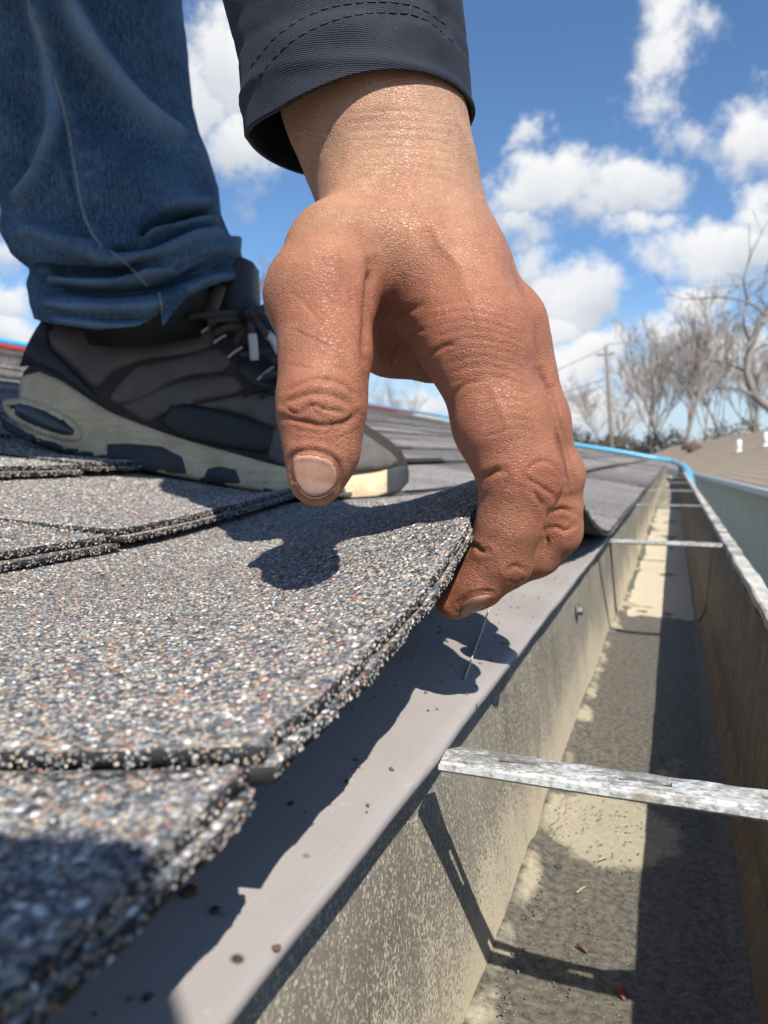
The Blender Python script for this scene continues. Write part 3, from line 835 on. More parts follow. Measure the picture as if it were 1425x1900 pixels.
for i, (u, v, r, m, lb) in enumerate([(354, 1660, 0.0016, 'brown_crumb', 'brown crumb, largest of the specks on the drip edge'), (279, 1690, 0.0009, 'pebble', 'black speck on the drip edge left of the brown crumb'),
        (401, 1692, 0.0010, 'pebble', 'black speck on the drip edge right of the brown crumb'), (542, 1492, 0.0007, 'pebble', 'small black speck at the upper shaded side of the drip edge'), (276, 1853, 0.0008, 'pebble', 'lone black speck low on the shaded drip edge'),
        (513, 1762, 0.0008, 'brown_crumb', 'tiny brown speck on the sunlit drip edge strip')]):
    pebble(drip_hit(u, v), r, MATS[m], 'grit_speck', lb, 'speck', i + 5)
def fl(u, v): return drip_hit(u, v)
a_, b_ = fl(916, 1118), fl(862, 1262)
tag(tube('fishing_line', smooth_poly([a_ + np.array([0, 0, .004]), (a_ + b_) / 2 + np.array([0, 0, .0018]), b_ + np.array([0, 0, .0006])], 6), 0.00035, MATS['pale_fibre'], None, 6), 'thin pale fibre lying across the drip edge below the fingertips', 'fibre')

# granules shed from the shingles, lying on the drip edge and clumped along the gutter floor
_A, _Y = np.meshgrid(np.linspace(0.066, 0.105, 6), np.linspace(0.05, 0.9, 50), indexing='ij')
granules([(_A, _Y, zb(_A) + 0.0006, 0.0150)], [], 'grit', roof)
_A, _Y = np.meshgrid(np.linspace(0.052, 0.0615, 4), np.linspace(0.15, 1.0, 60), indexing='ij')
granules([(_A, _Y, np.full_like(_A, FLZ + 0.0052), 0.0030)], [], 'grit', gut)
for (u, v, l, a, m, lb) in ((985, 1610, .007, .6, 'straw', 'small tan leaf scrap at the back edge of the pale mud'), (1120, 1250, .009, 1.2, 'brown_crumb', 'brown leaf scrap on the sunlit floor beyond the near strap'), (1080, 1760, .006, 2.6, 'brown_crumb', 'brown leaf crumb beside the strap shadow on the floor'), (1180, 1060, .012, .3, 'brown_crumb', 'brown leaf lying just beyond the gutter seam')):
    leaf(u, v, l, a, MATS[m], 'leaf_scrap', lb, 'leaf')
# ================================================================== person: implicit-surface helpers
def smin(a, b, k):
    h = np.maximum(k - np.abs(a - b), 0) / k
    return np.minimum(a, b) - h * h * k * 0.25
def cone(Pn, a, ra, b, rb):
    ab = b - a; t = np.clip(((Pn - a) @ ab) / (ab @ ab), 0, 1)
    return np.linalg.norm(Pn - a - t[:, None] * ab, axis=1) - (ra + t * (rb - ra))
def chain(Pn, pts, k=0.004):
    d = None
    for (a, ra), (b, rb) in zip(pts[:-1], pts[1:]):
        q = cone(Pn, a, ra, b, rb); d = q if d is None else smin(d, q, k)
    return d
def ell(Pn, c, r):
    q = (Pn - c) / r; l = np.linalg.norm(q, axis=1)
    return (l - 1) * min(r)
def surface_nets(fun, lo, hi, h):
    lo = np.asarray(lo); n = np.ceil((np.asarray(hi) - lo) / h).astype(int) + 1
    xs, ys, zs = [lo[i] + h * np.arange(n[i]) for i in range(3)]
    val = np.empty(n, np.float32)
    for i in range(n[0]):
        Y, Z = np.meshgrid(ys, zs, indexing='ij')
        val[i] = fun(np.stack([np.full(Y.size, xs[i]), Y.ravel(), Z.ravel()], -1)).reshape(n[1], n[2])
    ins = val < 0
    c = np.zeros(n - 1, np.int8)
    for dx in (0, 1):
        for dy in (0, 1):
            for dz in (0, 1):
                c += ins[dx:n[0] - 1 + dx, dy:n[1] - 1 + dy, dz:n[2] - 1 + dz]
    act = (c > 0) & (c < 8); I = np.argwhere(act); vid = np.full(n - 1, -1, np.int64); vid[act] = np.arange(len(I))
    s = np.zeros((len(I), 3)); w = np.zeros(len(I))
    cor = [(0, 0, 0), (1, 0, 0), (0, 1, 0), (1, 1, 0), (0, 0, 1), (1, 0, 1), (0, 1, 1), (1, 1, 1)]
    for a in range(8):
        for ax in range(3):
            if cor[a][ax]: continue
            A = np.array(cor[a]); B = A.copy(); B[ax] = 1
            va = val[tuple((I + A).T)]; vb = val[tuple((I + B).T)]
            x = (va < 0) != (vb < 0); t = np.where(x, va / np.where(x, va - vb, 1), 0)
            s += np.where(x[:, None], A + (B - A) * t[:, None], 0); w += x
    V = lo + h * (I + s / w[:, None])
    F = []
    for ax in range(3):
        a = [slice(None)] * 3; b = [slice(None)] * 3; a[ax] = slice(0, -1); b[ax] = slice(1, None)
        ch = ins[tuple(a)] != ins[tuple(b)]
        E = np.argwhere(ch); o1, o2 = (ax + 1) % 3, (ax + 2) % 3
        E = E[(E[:, o1] > 0) & (E[:, o2] > 0) & (E[:, o1] < n[o1] - 1) & (E[:, o2] < n[o2] - 1)]
        q = []
        for d1, d2 in ((1, 1), (0, 1), (0, 0), (1, 0)):
            C = E.copy(); C[:, o1] -= d1; C[:, o2] -= d2; q.append(vid[tuple(C.T)])
        q = np.stack(q, -1); fl = ~ins[tuple(E.T)]
        q[fl] = q[fl][:, ::-1]
        F.append(q)
    return V, np.concatenate(F)
def project_to(fun, V, it=3, h=2e-4):
    for _ in range(it):
        f0 = fun(V)
        g = np.stack([(fun(V + np.eye(3)[i] * h) - f0) / h for i in range(3)], -1)
        V = V - g * (f0 / np.maximum((g * g).sum(1), 0.05))[:, None]
    return V, g / np.linalg.norm(g, axis=1)[:, None]
def subdivide(o, levels):
    md = o.modifiers.new('s', 'SUBSURF'); md.levels = levels; md.render_levels = levels
    dg = bpy.context.evaluated_depsgraph_get(); ev = o.evaluated_get(dg); me = bpy.data.meshes.new_from_object(ev)
    o.modifiers.clear(); old = o.data; o.data = me; bpy.data.meshes.remove(old)
    return o

def J(u, v, d, r): return (P(u, v, d), r * d / FPX)

person = empty('person', 'worker in blue jeans and dark navy jacket lifting a shingle edge by hand', 'person', (-0.45, 0.52, 0.0))

# ================================================================== skin
def f_skin(t, b, o):
    tone = attr(t, 'tone', 'Fac'); ln = attr(t, 'line', 'Fac')
    n = t.noise(o, 55, 5, 0.6); f = t.noise(o, 320, 4, 0.65)
    base = t.ramp(tone, [(0.0, (0.52, 0.325, 0.205)), (0.40, (0.44, 0.212, 0.122)), (1.0, (0.35, 0.130, 0.072))])
    c = t.mix(1.0, base, t.ramp(n, [(0.28, 0.80), (0.72, 1.15)]), 'MULTIPLY')
    c = t.mix(1.0, c, t.ramp(f, [(0.25, (0.84, 0.78, 0.76)), (0.75, (1.12, 1.10, 1.08))]), 'MULTIPLY')
    bl = t.noise(o, 26, 4, 0.6, 0.5); c = t.mix(t.rng(bl, 0.52, 0.68, 0.0, 0.4, True), c, (0.46, 0.165, 0.105)); c = t.mix(t.rng(bl, 0.48, 0.30, 0.0, 0.35, True), c, (0.50, 0.30, 0.175))
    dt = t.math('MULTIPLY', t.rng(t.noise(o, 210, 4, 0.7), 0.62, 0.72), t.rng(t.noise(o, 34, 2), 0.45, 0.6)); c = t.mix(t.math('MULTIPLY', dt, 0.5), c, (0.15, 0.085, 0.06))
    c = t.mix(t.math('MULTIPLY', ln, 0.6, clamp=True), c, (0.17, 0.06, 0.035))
    # fine furrows: a net of small cells, drawn out across the limb
    warp = t.vmath('ADD', o, t.vmath('SCALE', t.vmath('SUBTRACT', t.noise(o, 120, 3, 0.6, out=1), (0.5, 0.5, 0.5)), 0.004))
    e1 = t.voro(warp, 1050, 'DISTANCE_TO_EDGE'); e2 = t.voro(t.mapping(warp, (0.5, 0.5, 1.7)), 760, 'DISTANCE_TO_EDGE')
    h1 = t.rng(e1, 0.0, 0.16, 0, 1, True); h2 = t.rng(e2, 0.0, 0.12, 0, 1, True)
    msk = t.rng(t.noise(o, 38, 3), 0.3, 0.65)
    hgt = t.math('ADD', t.math('MULTIPLY', h1, 0.6), t.math('MULTIPLY', t.math('MULTIPLY', h2, 0.9), msk))
    hgt = t.math('MULTIPLY_ADD', f, 0.35, hgt)
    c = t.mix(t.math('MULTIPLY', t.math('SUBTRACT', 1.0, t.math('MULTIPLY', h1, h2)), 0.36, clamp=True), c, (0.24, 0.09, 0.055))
    t.put(b.inputs['Base Color'], c)
    nb = t.bump(hgt, 0.6, 0.00034)
    nb = t.bump(n, 0.15, 0.0015, nb)
    t.put(b.inputs['Normal'], nb)
    t.put(b.inputs['Roughness'], t.rng(hgt, 0.1, 1.2, 0.70, 0.50))
    b.inputs['Specular IOR Level'].default_value = 0.45
    b.inputs['Subsurface Weight'].default_value = 0.22
    b.inputs['Subsurface Radius'].default_value = (1.0, 0.32, 0.16)
    b.inputs['Subsurface Scale'].default_value = 0.0022
material('skin', f_skin)
def f_nail(t, b, o):
    n = t.noise(o, 240, 4, 0.6); tp = attr(t, 'tip', 'Fac')
    c = t.mix(t.rng(n, 0.3, 0.7), (0.46, 0.245, 0.175), (0.55, 0.33, 0.25))
    c = t.mix(t.rng(tp, 0.3, 0.7), c, (0.58, 0.40, 0.33))
    t.put(b.inputs['Base Color'], c)
    t.put(b.inputs['Roughness'], t.rng(n, 0.3, 0.7, 0.24, 0.38)); b.inputs['Specular IOR Level'].default_value = 0.5
    b.inputs['Subsurface Weight'].default_value = 0.15; b.inputs['Subsurface Scale'].default_value = 0.001
    t.put(b.inputs['Normal'], t.bump(t.noise(t.mapping(o, (900, 900, 60)), 1.0, 3), 0.12, 0.0004))
material('nail', f_nail)
simple('nail_dirt', (0.10, 0.05, 0.03), 0.8)

ARM = [J(600, -60, .285, 150), J(645, 40, .281, 138), J(690, 180, .272, 149), J(727, 315, .268, 133), J(733, 375, .265, 120)]
PALM = [
    [J(757, 365, .262, 94), J(820, 500, .246, 87), J(882, 625, .236, 86)],
    [J(776, 370, .275, 78), J(854, 490, .268, 75), J(918, 610, .260, 72)],
    [J(780, 385, .290, 74), J(928, 625, .284, 58)],
    [J(775, 395, .302, 70), J(912, 650, .304, 54)],
    [J(735, 420, .285, 84), J(770, 600, .288, 80), J(860, 640, .290, 66)],
    [J(690, 405, .253, 80), J(712, 462, .2425, 72), J(745, 500, .2465, 64)],
    [J(754, 405, .258, 76), J(828, 520, .249, 76), J(864, 620, .243, 72)],
]
THUMB = [J(712, 405, .256, 78), J(632, 478, .240, 94), J(596, 550, .229, 95), J(604, 655, .221, 77), J(597, 735, .216, 73), J(597, 775, .2145, 66), J(597, 840, .213, 59), J(587, 890, .2135, 46)]
WEB = [J(640, 540, .248, 58), J(720, 632, .272, 52), J(800, 645, .268, 58)]
INDEX = [J(880, 615, .237, 90), J(929, 785, .2335, 84), J(960, 872, .232, 71), J(960, 905, .232, 62), J(945, 970, .234, 55), J(926, 1030, .237, 51), J(888, 1080, .241, 44), J(844, 1113, .245, 36)]
MIDDLE = [J(940, 610, .264, 74), J(988, 780, .270, 63), J(1020, 880, .274, 54), J(1029, 940, .277, 47), J(1027, 985, .280, 44), J(998, 1025, .283, 39), J(948, 1060, .288, 33)]
RING = [J(960, 640, .284, 64), J(1000, 850, .289, 54), J(1004, 950, .295, 47), J(940, 1020, .302, 36)]
PINKY = [J(940, 665, .305, 54), J(985, 845, .310, 44), J(982, 930, .314, 38), J(925, 985, .320, 30)]
KNUCK = [J(1000, 892, .234, 40), J(950, 1056, .238, 28), J(1040, 985, .277, 30), J(1052, 880, .271, 26)]
def hand_sdf(Pn):
    d = chain(Pn, ARM, 0.012)
    for c in PALM: d = smin(d, chain(Pn, c, 0.008), 0.012)
    d = smin(d, chain(Pn, WEB, 0.006), 0.012)
    th = chain(Pn, THUMB, 0.006)
    th = smin(th, np.linalg.norm(Pn - P(592, 752, .2105), axis=1) - 50 * .211 / FPX, 0.006)
    base = smin(d, th, 0.0055)
    ix = chain(Pn, INDEX, 0.005)
    for i in (0, 1): ix = smin(ix, np.linalg.norm(Pn - KNUCK[i][0], axis=1) - KNUCK[i][1], 0.006)
    mid = chain(Pn, MIDDLE, 0.005)
    for i in (2, 3): mid = smin(mid, np.linalg.norm(Pn - KNUCK[i][0], axis=1) - KNUCK[i][1], 0.006)
    rg = chain(Pn, RING, 0.005); pk = chain(Pn, PINKY, 0.005)
    r = smin(base, ix, 0.010)
    r = smin(r, smin(d, mid, 0.010), 0.0016); r = smin(r, smin(d, rg, 0.008), .003); r = smin(r, smin(d, pk, 0.008), .003)
    return smin(r, base, 0.0015)
def bounds(js, m):
    p = np.array([j[0] for j in js]); r = max(j[1] for j in js)
    return p.min(0) - r - m, p.max(0) + r + m
allj = ARM + [q for c in PALM for q in c] + THUMB + INDEX + MIDDLE + RING + PINKY
lo, hi = bounds(allj, 0.002); hi[2] = min(hi[2], 0.205)
HV, HF = surface_nets(hand_sdf, lo, hi, 0.0023)
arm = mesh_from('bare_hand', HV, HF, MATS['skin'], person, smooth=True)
fix_normals(arm); subdivide(arm, 2)
HV = vcoords(arm); HV, HN = project_to(hand_sdf, HV, 1)
# creases, folds and tendons
fu, fv_, fd = proj(HV)
facing = np.clip(-(HN @ Fv) * 1.6 + 0.1, 0, 1)
disp = np.zeros(len(HV)); line = np.zeros(len(HV))
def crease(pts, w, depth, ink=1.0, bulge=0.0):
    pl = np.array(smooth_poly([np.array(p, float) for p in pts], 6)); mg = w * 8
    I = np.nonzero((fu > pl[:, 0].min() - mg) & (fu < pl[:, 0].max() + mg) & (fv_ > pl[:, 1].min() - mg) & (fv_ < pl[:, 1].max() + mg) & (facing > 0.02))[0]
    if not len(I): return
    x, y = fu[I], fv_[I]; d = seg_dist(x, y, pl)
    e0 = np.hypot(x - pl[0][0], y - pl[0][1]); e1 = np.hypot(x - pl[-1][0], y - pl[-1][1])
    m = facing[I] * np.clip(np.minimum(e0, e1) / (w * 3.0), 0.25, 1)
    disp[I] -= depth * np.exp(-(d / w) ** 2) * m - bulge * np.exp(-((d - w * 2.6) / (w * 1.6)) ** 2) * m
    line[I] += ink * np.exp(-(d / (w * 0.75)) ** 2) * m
mm = 0.001
# thumb joint: nested arcs
crease([(530, 728), (560, 712), (600, 703), (640, 716), (662, 740)], 4, .5 * mm, .45, .15 * mm)
crease([(527, 748), (560, 735), (592, 730), (630, 738), (650, 752)], 5, .7 * mm, .6, .2 * mm)
crease([(530, 756), (555, 768), (580, 752), (605, 760), (640, 765)], 3.2, .55 * mm, .75, .12 * mm)
crease([(575, 745), (585, 765), (600, 778)], 2.5, .4 * mm, .6); crease([(610, 742), (600, 760), (585, 772)], 2.5, .35 * mm, .5)
crease([(528, 774), (560, 782), (600, 790), (640, 784), (660, 768)], 5, .75 * mm, .5, .2 * mm)
crease([(535, 790), (570, 800), (610, 803), (650, 790)], 4, .35 * mm, .25)
# thumb base and web
crease([(690, 492), (687, 530), (683, 575), (681, 620), (680, 665)], 8, 2.2 * mm, 1.0, .3 * mm)
crease([(690, 500), (680, 470), (668, 450)], 5, .25 * mm, .2)
for (x, y, a, l) in ((560, 560, 2.4, 60), (585, 590, 2.3, 70), (610, 560, 2.2, 60), (640, 540, 2.0, 60), (560, 620, 2.7, 50), (600, 640, 2.6, 60), (650, 600, 2.2, 50), (620, 680, 2.9, 60), (560, 680, 3.0, 50)):
    dx, dy = cos(a) * l / 2, -sin(a) * l / 2
    crease([(x - dx, y - dy), (x + 4, y), (x + dx, y + dy)], 3, .22 * mm, .3)
# palm hollow folds
crease([(700, 600), (720, 585), (760, 575), (800, 560)], 6, .35 * mm, .35, .1 * mm)
crease([(690, 640), (720, 615), (750, 600)], 4, .4 * mm, .4); crease([(725, 690), (735, 650), (760, 620), (790, 610)], 4, .5 * mm, .4)
crease([(775, 700), (785, 670), (820, 645), (850, 640)], 4, .4 * mm, .45, .1 * mm)
crease([(838, 770), (840, 740), (860, 715), (890, 705)], 4, .4 * mm, .4, .12 * mm)
# back of the hand furrows
for i in range(9):
    y0 = 560 + i * 17
    crease([(790 + i * 6, y0 + 14), (850 + i * 5, y0), (910 + i * 5, y0 + 8), (960 + i * 4, y0 + 26)], 3, .18 * mm, .25)
for i in range(5):
    x0 = 860 + i * 24
    crease([(x0, 545 + i * 10), (x0 + 18, 590 + i * 10), (x0 + 28, 640 + i * 8)], 2.8, .16 * mm, .2)
for i in range(7):
    y0 = 705 + i * 19
    crease([(868 + i * 7, y0 + 10), (920 + i * 7, y0 - 4), (985 + i * 4, y0 + 6)], 2.6, .15 * mm, .18)
# wrist rings
for i in range(8):
    y0 = 205 + i * 17
    crease([(640 + i * 3, y0 + 6), (720, y0), (790, y0 + 3), (845, y0 + 12)], 3.2, .16 * mm, .18)
# index knuckle
crease([(897, 893), (905, 882), (920, 874), (935, 872)], 5, 1.0 * mm, .8, .3 * mm)
crease([(975, 878), (990, 862), (1010, 855), (1030, 866), (1038, 885)], 4, .4 * mm, .45, .1 * mm)
crease([(972, 885), (995, 898), (1018, 912), (1032, 925)], 4, .55 * mm, .65, .12 * mm)
crease([(985, 905), (1002, 930), (1012, 945)], 4, .45 * mm, .55, .1 * mm)
crease([(1020, 880), (1036, 890)], 3, .3 * mm, .5)
crease([(868, 1022), (880, 1012), (893, 1023), (905, 1022)], 4, .9 * mm, .8, .25 * mm)
crease([(940, 1062), (955, 1050), (975, 1058)], 3.5, .45 * mm, .45, .15 * mm); crease([(945, 1078), (962, 1082), (975, 1070)], 3, .4 * mm, .45)
crease([(852, 1135), (862, 1118), (880, 1106), (905, 1103)], 3, .5 * mm, .7)
# middle finger folds and the lengthwise strip beside the index
crease([(1000, 690), (1020, 740), (1032, 800), (1045, 860), (1052, 900)], 4.5, .8 * mm, .5, .3 * mm)
crease([(1022, 720), (1040, 790), (1058, 850), (1066, 900)], 3.5, .5 * mm, .4, .2 * mm)
crease([(1015, 955), (1040, 945), (1065, 950)], 4, .6 * mm, .6, .2 * mm); crease([(1010, 985), (1030, 978), (1050, 985), (1065, 975)], 3.5, .5 * mm, .6, .2 * mm)
crease([(1012, 990), (1015, 1010), (1005, 1025)], 3.5, .5 * mm, .5)
# nail folds
crease([(541, 890), (537, 862), (546, 842), (575, 836), (606, 843), (626, 858), (632, 886), (626, 908)], 4, .55 * mm, .35, .35 * mm)
crease([(850, 1120), (872, 1102), (900, 1096), (914, 1100)], 3, .35 * mm, .3, .2 * mm)
# veins on the back of the hand
crease([(800, 400), (815, 450), (850, 490), (870, 540)], 9, -.42 * mm, 0); crease([(850, 490), (885, 500), (915, 530)], 8, -.36 * mm, 0); crease([(760, 330), (770, 380), (800, 410)], 9, -.36 * mm, 0)
crease([(640, 420), (625, 470), (628, 520)], 8, -.3 * mm, 0); crease([(905, 700), (930, 760), (945, 800)], 7, -.25 * mm, 0)
# tendon ridges
crease([(775, 360), (840, 480), (895, 590)], 20, -.5 * mm, 0); crease([(850, 370), (905, 470), (950, 560)], 18, -.5 * mm, 0)
crease([(690, 330), (650, 400), (610, 470)], 20, -.6 * mm, 0); crease([(590, 250), (610, 330)], 16, -.6 * mm, 0)
low = vnoise(HV, 90, 2) * .25 * mm + vnoise(HV, 220, 4) * .10 * mm
HV = HV + HN * (disp + low)[:, None]
set_coords(arm, HV)
# skin tone: paler wrist, ruddy knuckles and fingers
ky = np.clip((fv_ - 250) / 330, 0, 1) * 0.72
for (x, y, r, s) in ((590, 760, 60, .3), (1010, 890, 60, .35), (880, 560, 110, .18), (690, 520, 60, .25), (600, 560, 80, .08), (860, 1110, 60, .28), (960, 1060, 40, .25), (1040, 990, 50, .25), (740, 640, 80, .25)):
    ky = ky + s * np.exp(-((fu - x) ** 2 + (fv_ - y) ** 2) / r ** 2)
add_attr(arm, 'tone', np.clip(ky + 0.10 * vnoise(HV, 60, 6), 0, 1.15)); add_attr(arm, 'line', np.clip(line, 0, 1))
arm['label'] = 'bare left hand and wrist gripping the shingle edge'
hb = bvh_of([arm])
nail_t = patch('thumb_nail', hb, [(541, 850), (556, 843), (585, 845), (610, 852), (622, 866), (626, 886), (621, 904), (604, 917), (580, 922), (558, 912), (545, 885)], 0.00025, 0.0016, MATS['nail'], person, 4.0, 0.25, 3)
simple('nail_brown', (0.30, 0.15, 0.10), 0.35, var=0.2, scale=300)
nail_i = patch('finger_nail', hb, [(852, 1138), (858, 1120), (880, 1108), (908, 1104), (905, 1116), (885, 1134), (862, 1145)], 0.0004, 0.0013, MATS['nail_brown'], person, 4.0, 0.25, 3)
for nl in (nail_t, nail_i):
    if nl: vv = vcoords(nl); add_attr(nl, 'tip', np.clip((proj(vv)[1] - 880) / 60, 0, 1) if nl is nail_t else np.zeros(len(vv)))
ln_ = surf_line(hb, [(549, 896), (560, 913), (582, 924), (606, 918), (621, 904)], 0.0003, 6)
if len(ln_) > 2: tube('nail_dirt', ln_, 0.00035, MATS['nail_dirt'], nail_t if nail_t else person, 6)

# ================================================================== jacket sleeve
def f_jacket(t, b, o):
    n = t.noise(o, 30, 4); f = t.noise(o, 900, 3, 0.7)
    o2 = t.mapping(o, (1, 1, 1), (0.2, 0.1, 0.5))
    w1 = t.wave(o2, 620, 0.8, 1, 'Z', dscale=20); w2 = t.wave(o2, 520, 0.8, 1, 'DIAGONAL', dscale=20)
    weave = t.math('MULTIPLY', w1, t.math('MULTIPLY_ADD', w2, 0.5, 0.5))
    c = t.mix(t.rng(weave, 0.1, 0.9), (0.005, 0.007, 0.015), (0.020, 0.026, 0.048))
    c = t.mix(t.math('MULTIPLY', t.rng(f, 0.66, 0.74), 0.5), c, (0.16, 0.17, 0.19))
    c = t.mix(1.0, c, t.ramp(n, [(0.3, 0.8), (0.7, 1.2)]), 'MULTIPLY')
    t.put(b.inputs['Base Color'], c); b.inputs['Roughness'].default_value = 0.72
    b.inputs['Sheen Weight'].default_value = 0.05; b.inputs['Sheen Roughness'].default_value = 0.4
    t.put(b.inputs['Normal'], t.bump(weave, 0.5, 0.0005))
material('jacket_twill', f_jacket)
simple('thread_dark', (0.03, 0.032, 0.045), 0.6)
def ring_sleeve():
    # rows: z, left px, right px at that height, depth of the axis
    rows = [(0.1215, 462, 866, .283), (0.128, 460, 864, .283), (0.145, 455, 857, .283), (0.165, 428, 845, .284), (0.19, 402, 838, .287), (0.24, 360, 852, .293), (0.30, 330, 880, .30)]
    n = 96; V = []
    zz = np.linspace(0, 1, 46) ** 1.4
    zs = 0.1215 + zz * (0.30 - 0.1215)
    R = np.array(rows)
    for z in zs:
        l = np.interp(z, R[:, 0], R[:, 1]); r = np.interp(z, R[:, 0], R[:, 2]); d = np.interp(z, R[:, 0], R[:, 3])
        hw = (r - l) / 2 * d / FPX; u = (l + r) / 2
        c = Rv * ((u - CX) / FPX * d) + Gv * (d * 0.97 + 0.0085); c[2] = z
        for k in range(n):
            a = 2 * pi * k / n
            rad = 1 + 0.02 * sin(3 * a + z * 20) + 0.012 * sin(5 * a + 1)
            p = c + Rv * hw * cos(a) * rad + Gv * hw * (0.98 if sin(a) < 0 else 1.05) * sin(a) * rad
            # hem hangs a little lower on the palm side
            p[2] = z + (-0.0098 * exp(-(((a - 3.84 + pi) % (2 * pi) - pi) / 0.85) ** 2) - 0.0065 * max(0.0, sin(a)) - 0.0025 * max(0.0, -cos(a))) * max(0, 1 - (z - 0.1215) / 0.08)
            V.append(p)
    m = len(zs)
    F = [(i * n + k, i * n + (k + 1) % n, (i + 1) * n + (k + 1) % n, (i + 1) * n + k) for i in range(m - 1) for k in range(n)]
    return np.array(V), F
SV, SF = ring_sleeve()
sleeve = mesh_from('jacket_sleeve', SV, SF, MATS['jacket_twill'], person, smooth=True)
fix_normals(sleeve); subdivide(sleeve, 1)
SV = vcoords(sleeve); SN = vnormals(sleeve)
su, sv, sd_ = proj(SV); out = np.sign((SN @ Gv)) ; fac = np.clip(-(SN @ Fv) * 2, 0, 1)
ds = np.zeros(len(SV))
def fold(pts, w, h, fu, fv, fac):
    pl = smooth_poly([np.array(p, float) for p in pts], 6); d = seg_dist(fu, fv, pl)
    e0 = np.hypot(fu - pl[0][0], fv - pl[0][1]); e1 = np.hypot(fu - pl[-1][0], fv - pl[-1][1])
    return h * np.exp(-(d / w) ** 2) * np.clip(np.minimum(e0, e1) / (w * 2.0), 0.15, 1) * fac
ds += fold([(470, 40), (520, 20), (640, -10)], 22, -.0012, su, sv, fac)
ds += fold([(500, 130), (540, 90), (620, 50), (720, 40)], 30, .0022, su, sv, fac)
ds += fold([(480, 250), (520, 170), (600, 100)], 26, -.0010, su, sv, fac)
ds += fold([(740, 20), (800, 60), (850, 120)], 26, .0018, su, sv, fac) + fold([(820, 0), (826, 40), (838, 80)], 14, -.002, su, sv, fac)
# rolled hem: the cuff edge is thicker than the cloth above it
hemz = SV[:, 2] - 0.1215
ds += 0.0010 * np.exp(-((hemz - 0.001) / 0.0018) ** 2) - 0.0006 * np.exp(-((hemz - 0.0155) / 0.0012) ** 2) - 0.0006 * np.exp(-((hemz - 0.0235) / 0.0012) ** 2)
SV = SV + SN * ds[:, None] * 1.0; set_coords(sleeve, SV)
md = sleeve.modifiers.new('cloth', 'SOLIDIFY'); md.thickness = 0.0016; md.offset = -1
sleeve['label'] = 'dark navy twill jacket cuff hanging open round the wrist'
sb = bvh_of([sleeve])
def stitches(bvh, pts, name, mat, parent, r, seg=0.0026, gap=0.0011, lift_=0.0002, step=120):
    ln = surf_line(bvh, pts, lift_, step)
    if len(ln) < 3: return None
    ln = np.array(ln); c = np.r_[0, np.cumsum(np.linalg.norm(np.diff(ln, axis=0), axis=1))]
    s = 0; parts = []
    while s + seg < c[-1]:
        q = [np.array([np.interp(x, c, ln[:, i]) for i in range(3)]) for x in (s, s + seg / 2, s + seg)]
        parts.append(tube_data(q, [r * 0.6, r, r * 0.6], 5)); s += seg + gap
    if not parts: return None
    return mesh_from(name, *join_data(parts), mat, parent, smooth=True)
stitches(sb, [(466, 122), (520, 62), (600, 18), (690, 4), (770, 12), (830, 48)], 'stitching', MATS['thread_dark'], sleeve, 0.00022, step=30)
stitches(sb, [(480, 142), (540, 78), (620, 38), (700, 24), (780, 32), (842, 80)], 'stitching', MATS['thread_dark'], sleeve, 0.00022, step=30)

# ================================================================== jeans
def f_denim(t, b, o):
    wear = attr(t, 'wear', 'Fac')
    n = t.noise(o, 24, 5, 0.6); f = t.noise(t.mapping(o, (1, 1, 0.35)), 620, 4, 0.7); sl = t.noise(t.mapping(o, (900, 900, 30)), 1.0, 3, 0.7)
    tw = t.wave(t.mapping(o, (1, 1, 1), (0, 0, 0)), 300, 0.8, 2, 'DIAGONAL', dscale=30)
    c = t.mix(t.rng(t.math('ADD', f, t.math('MULTIPLY', t.math('SUBTRACT', sl, 0.5), 0.7)), 0.30, 0.72), (0.016, 0.040, 0.080), (0.095, 0.170, 0.265))
    c = t.mix(1.0, c, t.ramp(tw, [(0.2, 0.78), (0.8, 1.2)]), 'MULTIPLY')
    c = t.mix(t.math('MULTIPLY', t.math('ADD', wear, t.math('MULTIPLY', t.math('SUBTRACT', n, 0.5), 0.35)), 0.85, clamp=True), c, (0.26, 0.38, 0.52))
    c = t.mix(1.0, c, t.ramp(n, [(0.3, 0.82), (0.7, 1.18)]), 'MULTIPLY')
    t.put(b.inputs['Base Color'], c); b.inputs['Roughness'].default_value = 0.88
    b.inputs['Specular IOR Level'].default_value = 0.2
    t.put(b.inputs['Normal'], t.bump(t.math('ADD', tw, f), 0.45, 0.0006))
material('denim', f_denim)
simple('thread_tan', (0.16, 0.19, 0.21), 0.8, bump=0.6, bscale=500); simple('seam_denim', (0.17, 0.215, 0.25), 0.9, var=0.35, scale=220, bump=0.6, bscale=600)
JL = np.array([(-700, -150), (-300, -110), (-100, -80), (0, -60), (100, -42), (200, -25), (300, -8), (340, 5), (390, 20), (430, 20), (470, 40), (500, 72), (525, 66), (550, 72), (580, 78), (640, 92)], float)
JR = np.array([(-700, 370), (-300, 345), (-100, 336), (0, 331), (100, 343), (200, 352), (250, 366), (300, 386), (350, 404), (400, 408), (440, 424), (460, 442), (500, 448), (530, 447), (600, 440), (640, 430)], float)
JD = 0.630
def hem_v(a):       # a: angle round the leg, 0 = right edge, -pi/2 = facing the camera
    x = cos(a); f = -sin(a)                        # x -1..1 across, f>0 towards the camera
    front = np.interp(x, [-1, -0.6, -0.1, 0.22, 0.42, 0.62, 0.85, 1.0], [586, 600, 612, 606, 585, 556, 528, 516])
    backv = np.interp(x, [-1, 0, 1], [582, 560, 512])
    return front if f > 0 else front * (1 + f * 0.9) + backv * (-f * 0.9) if f > -1 else backv
n = 128; m = 150; V = []; VT = []
ts = np.linspace(0, 1, m)
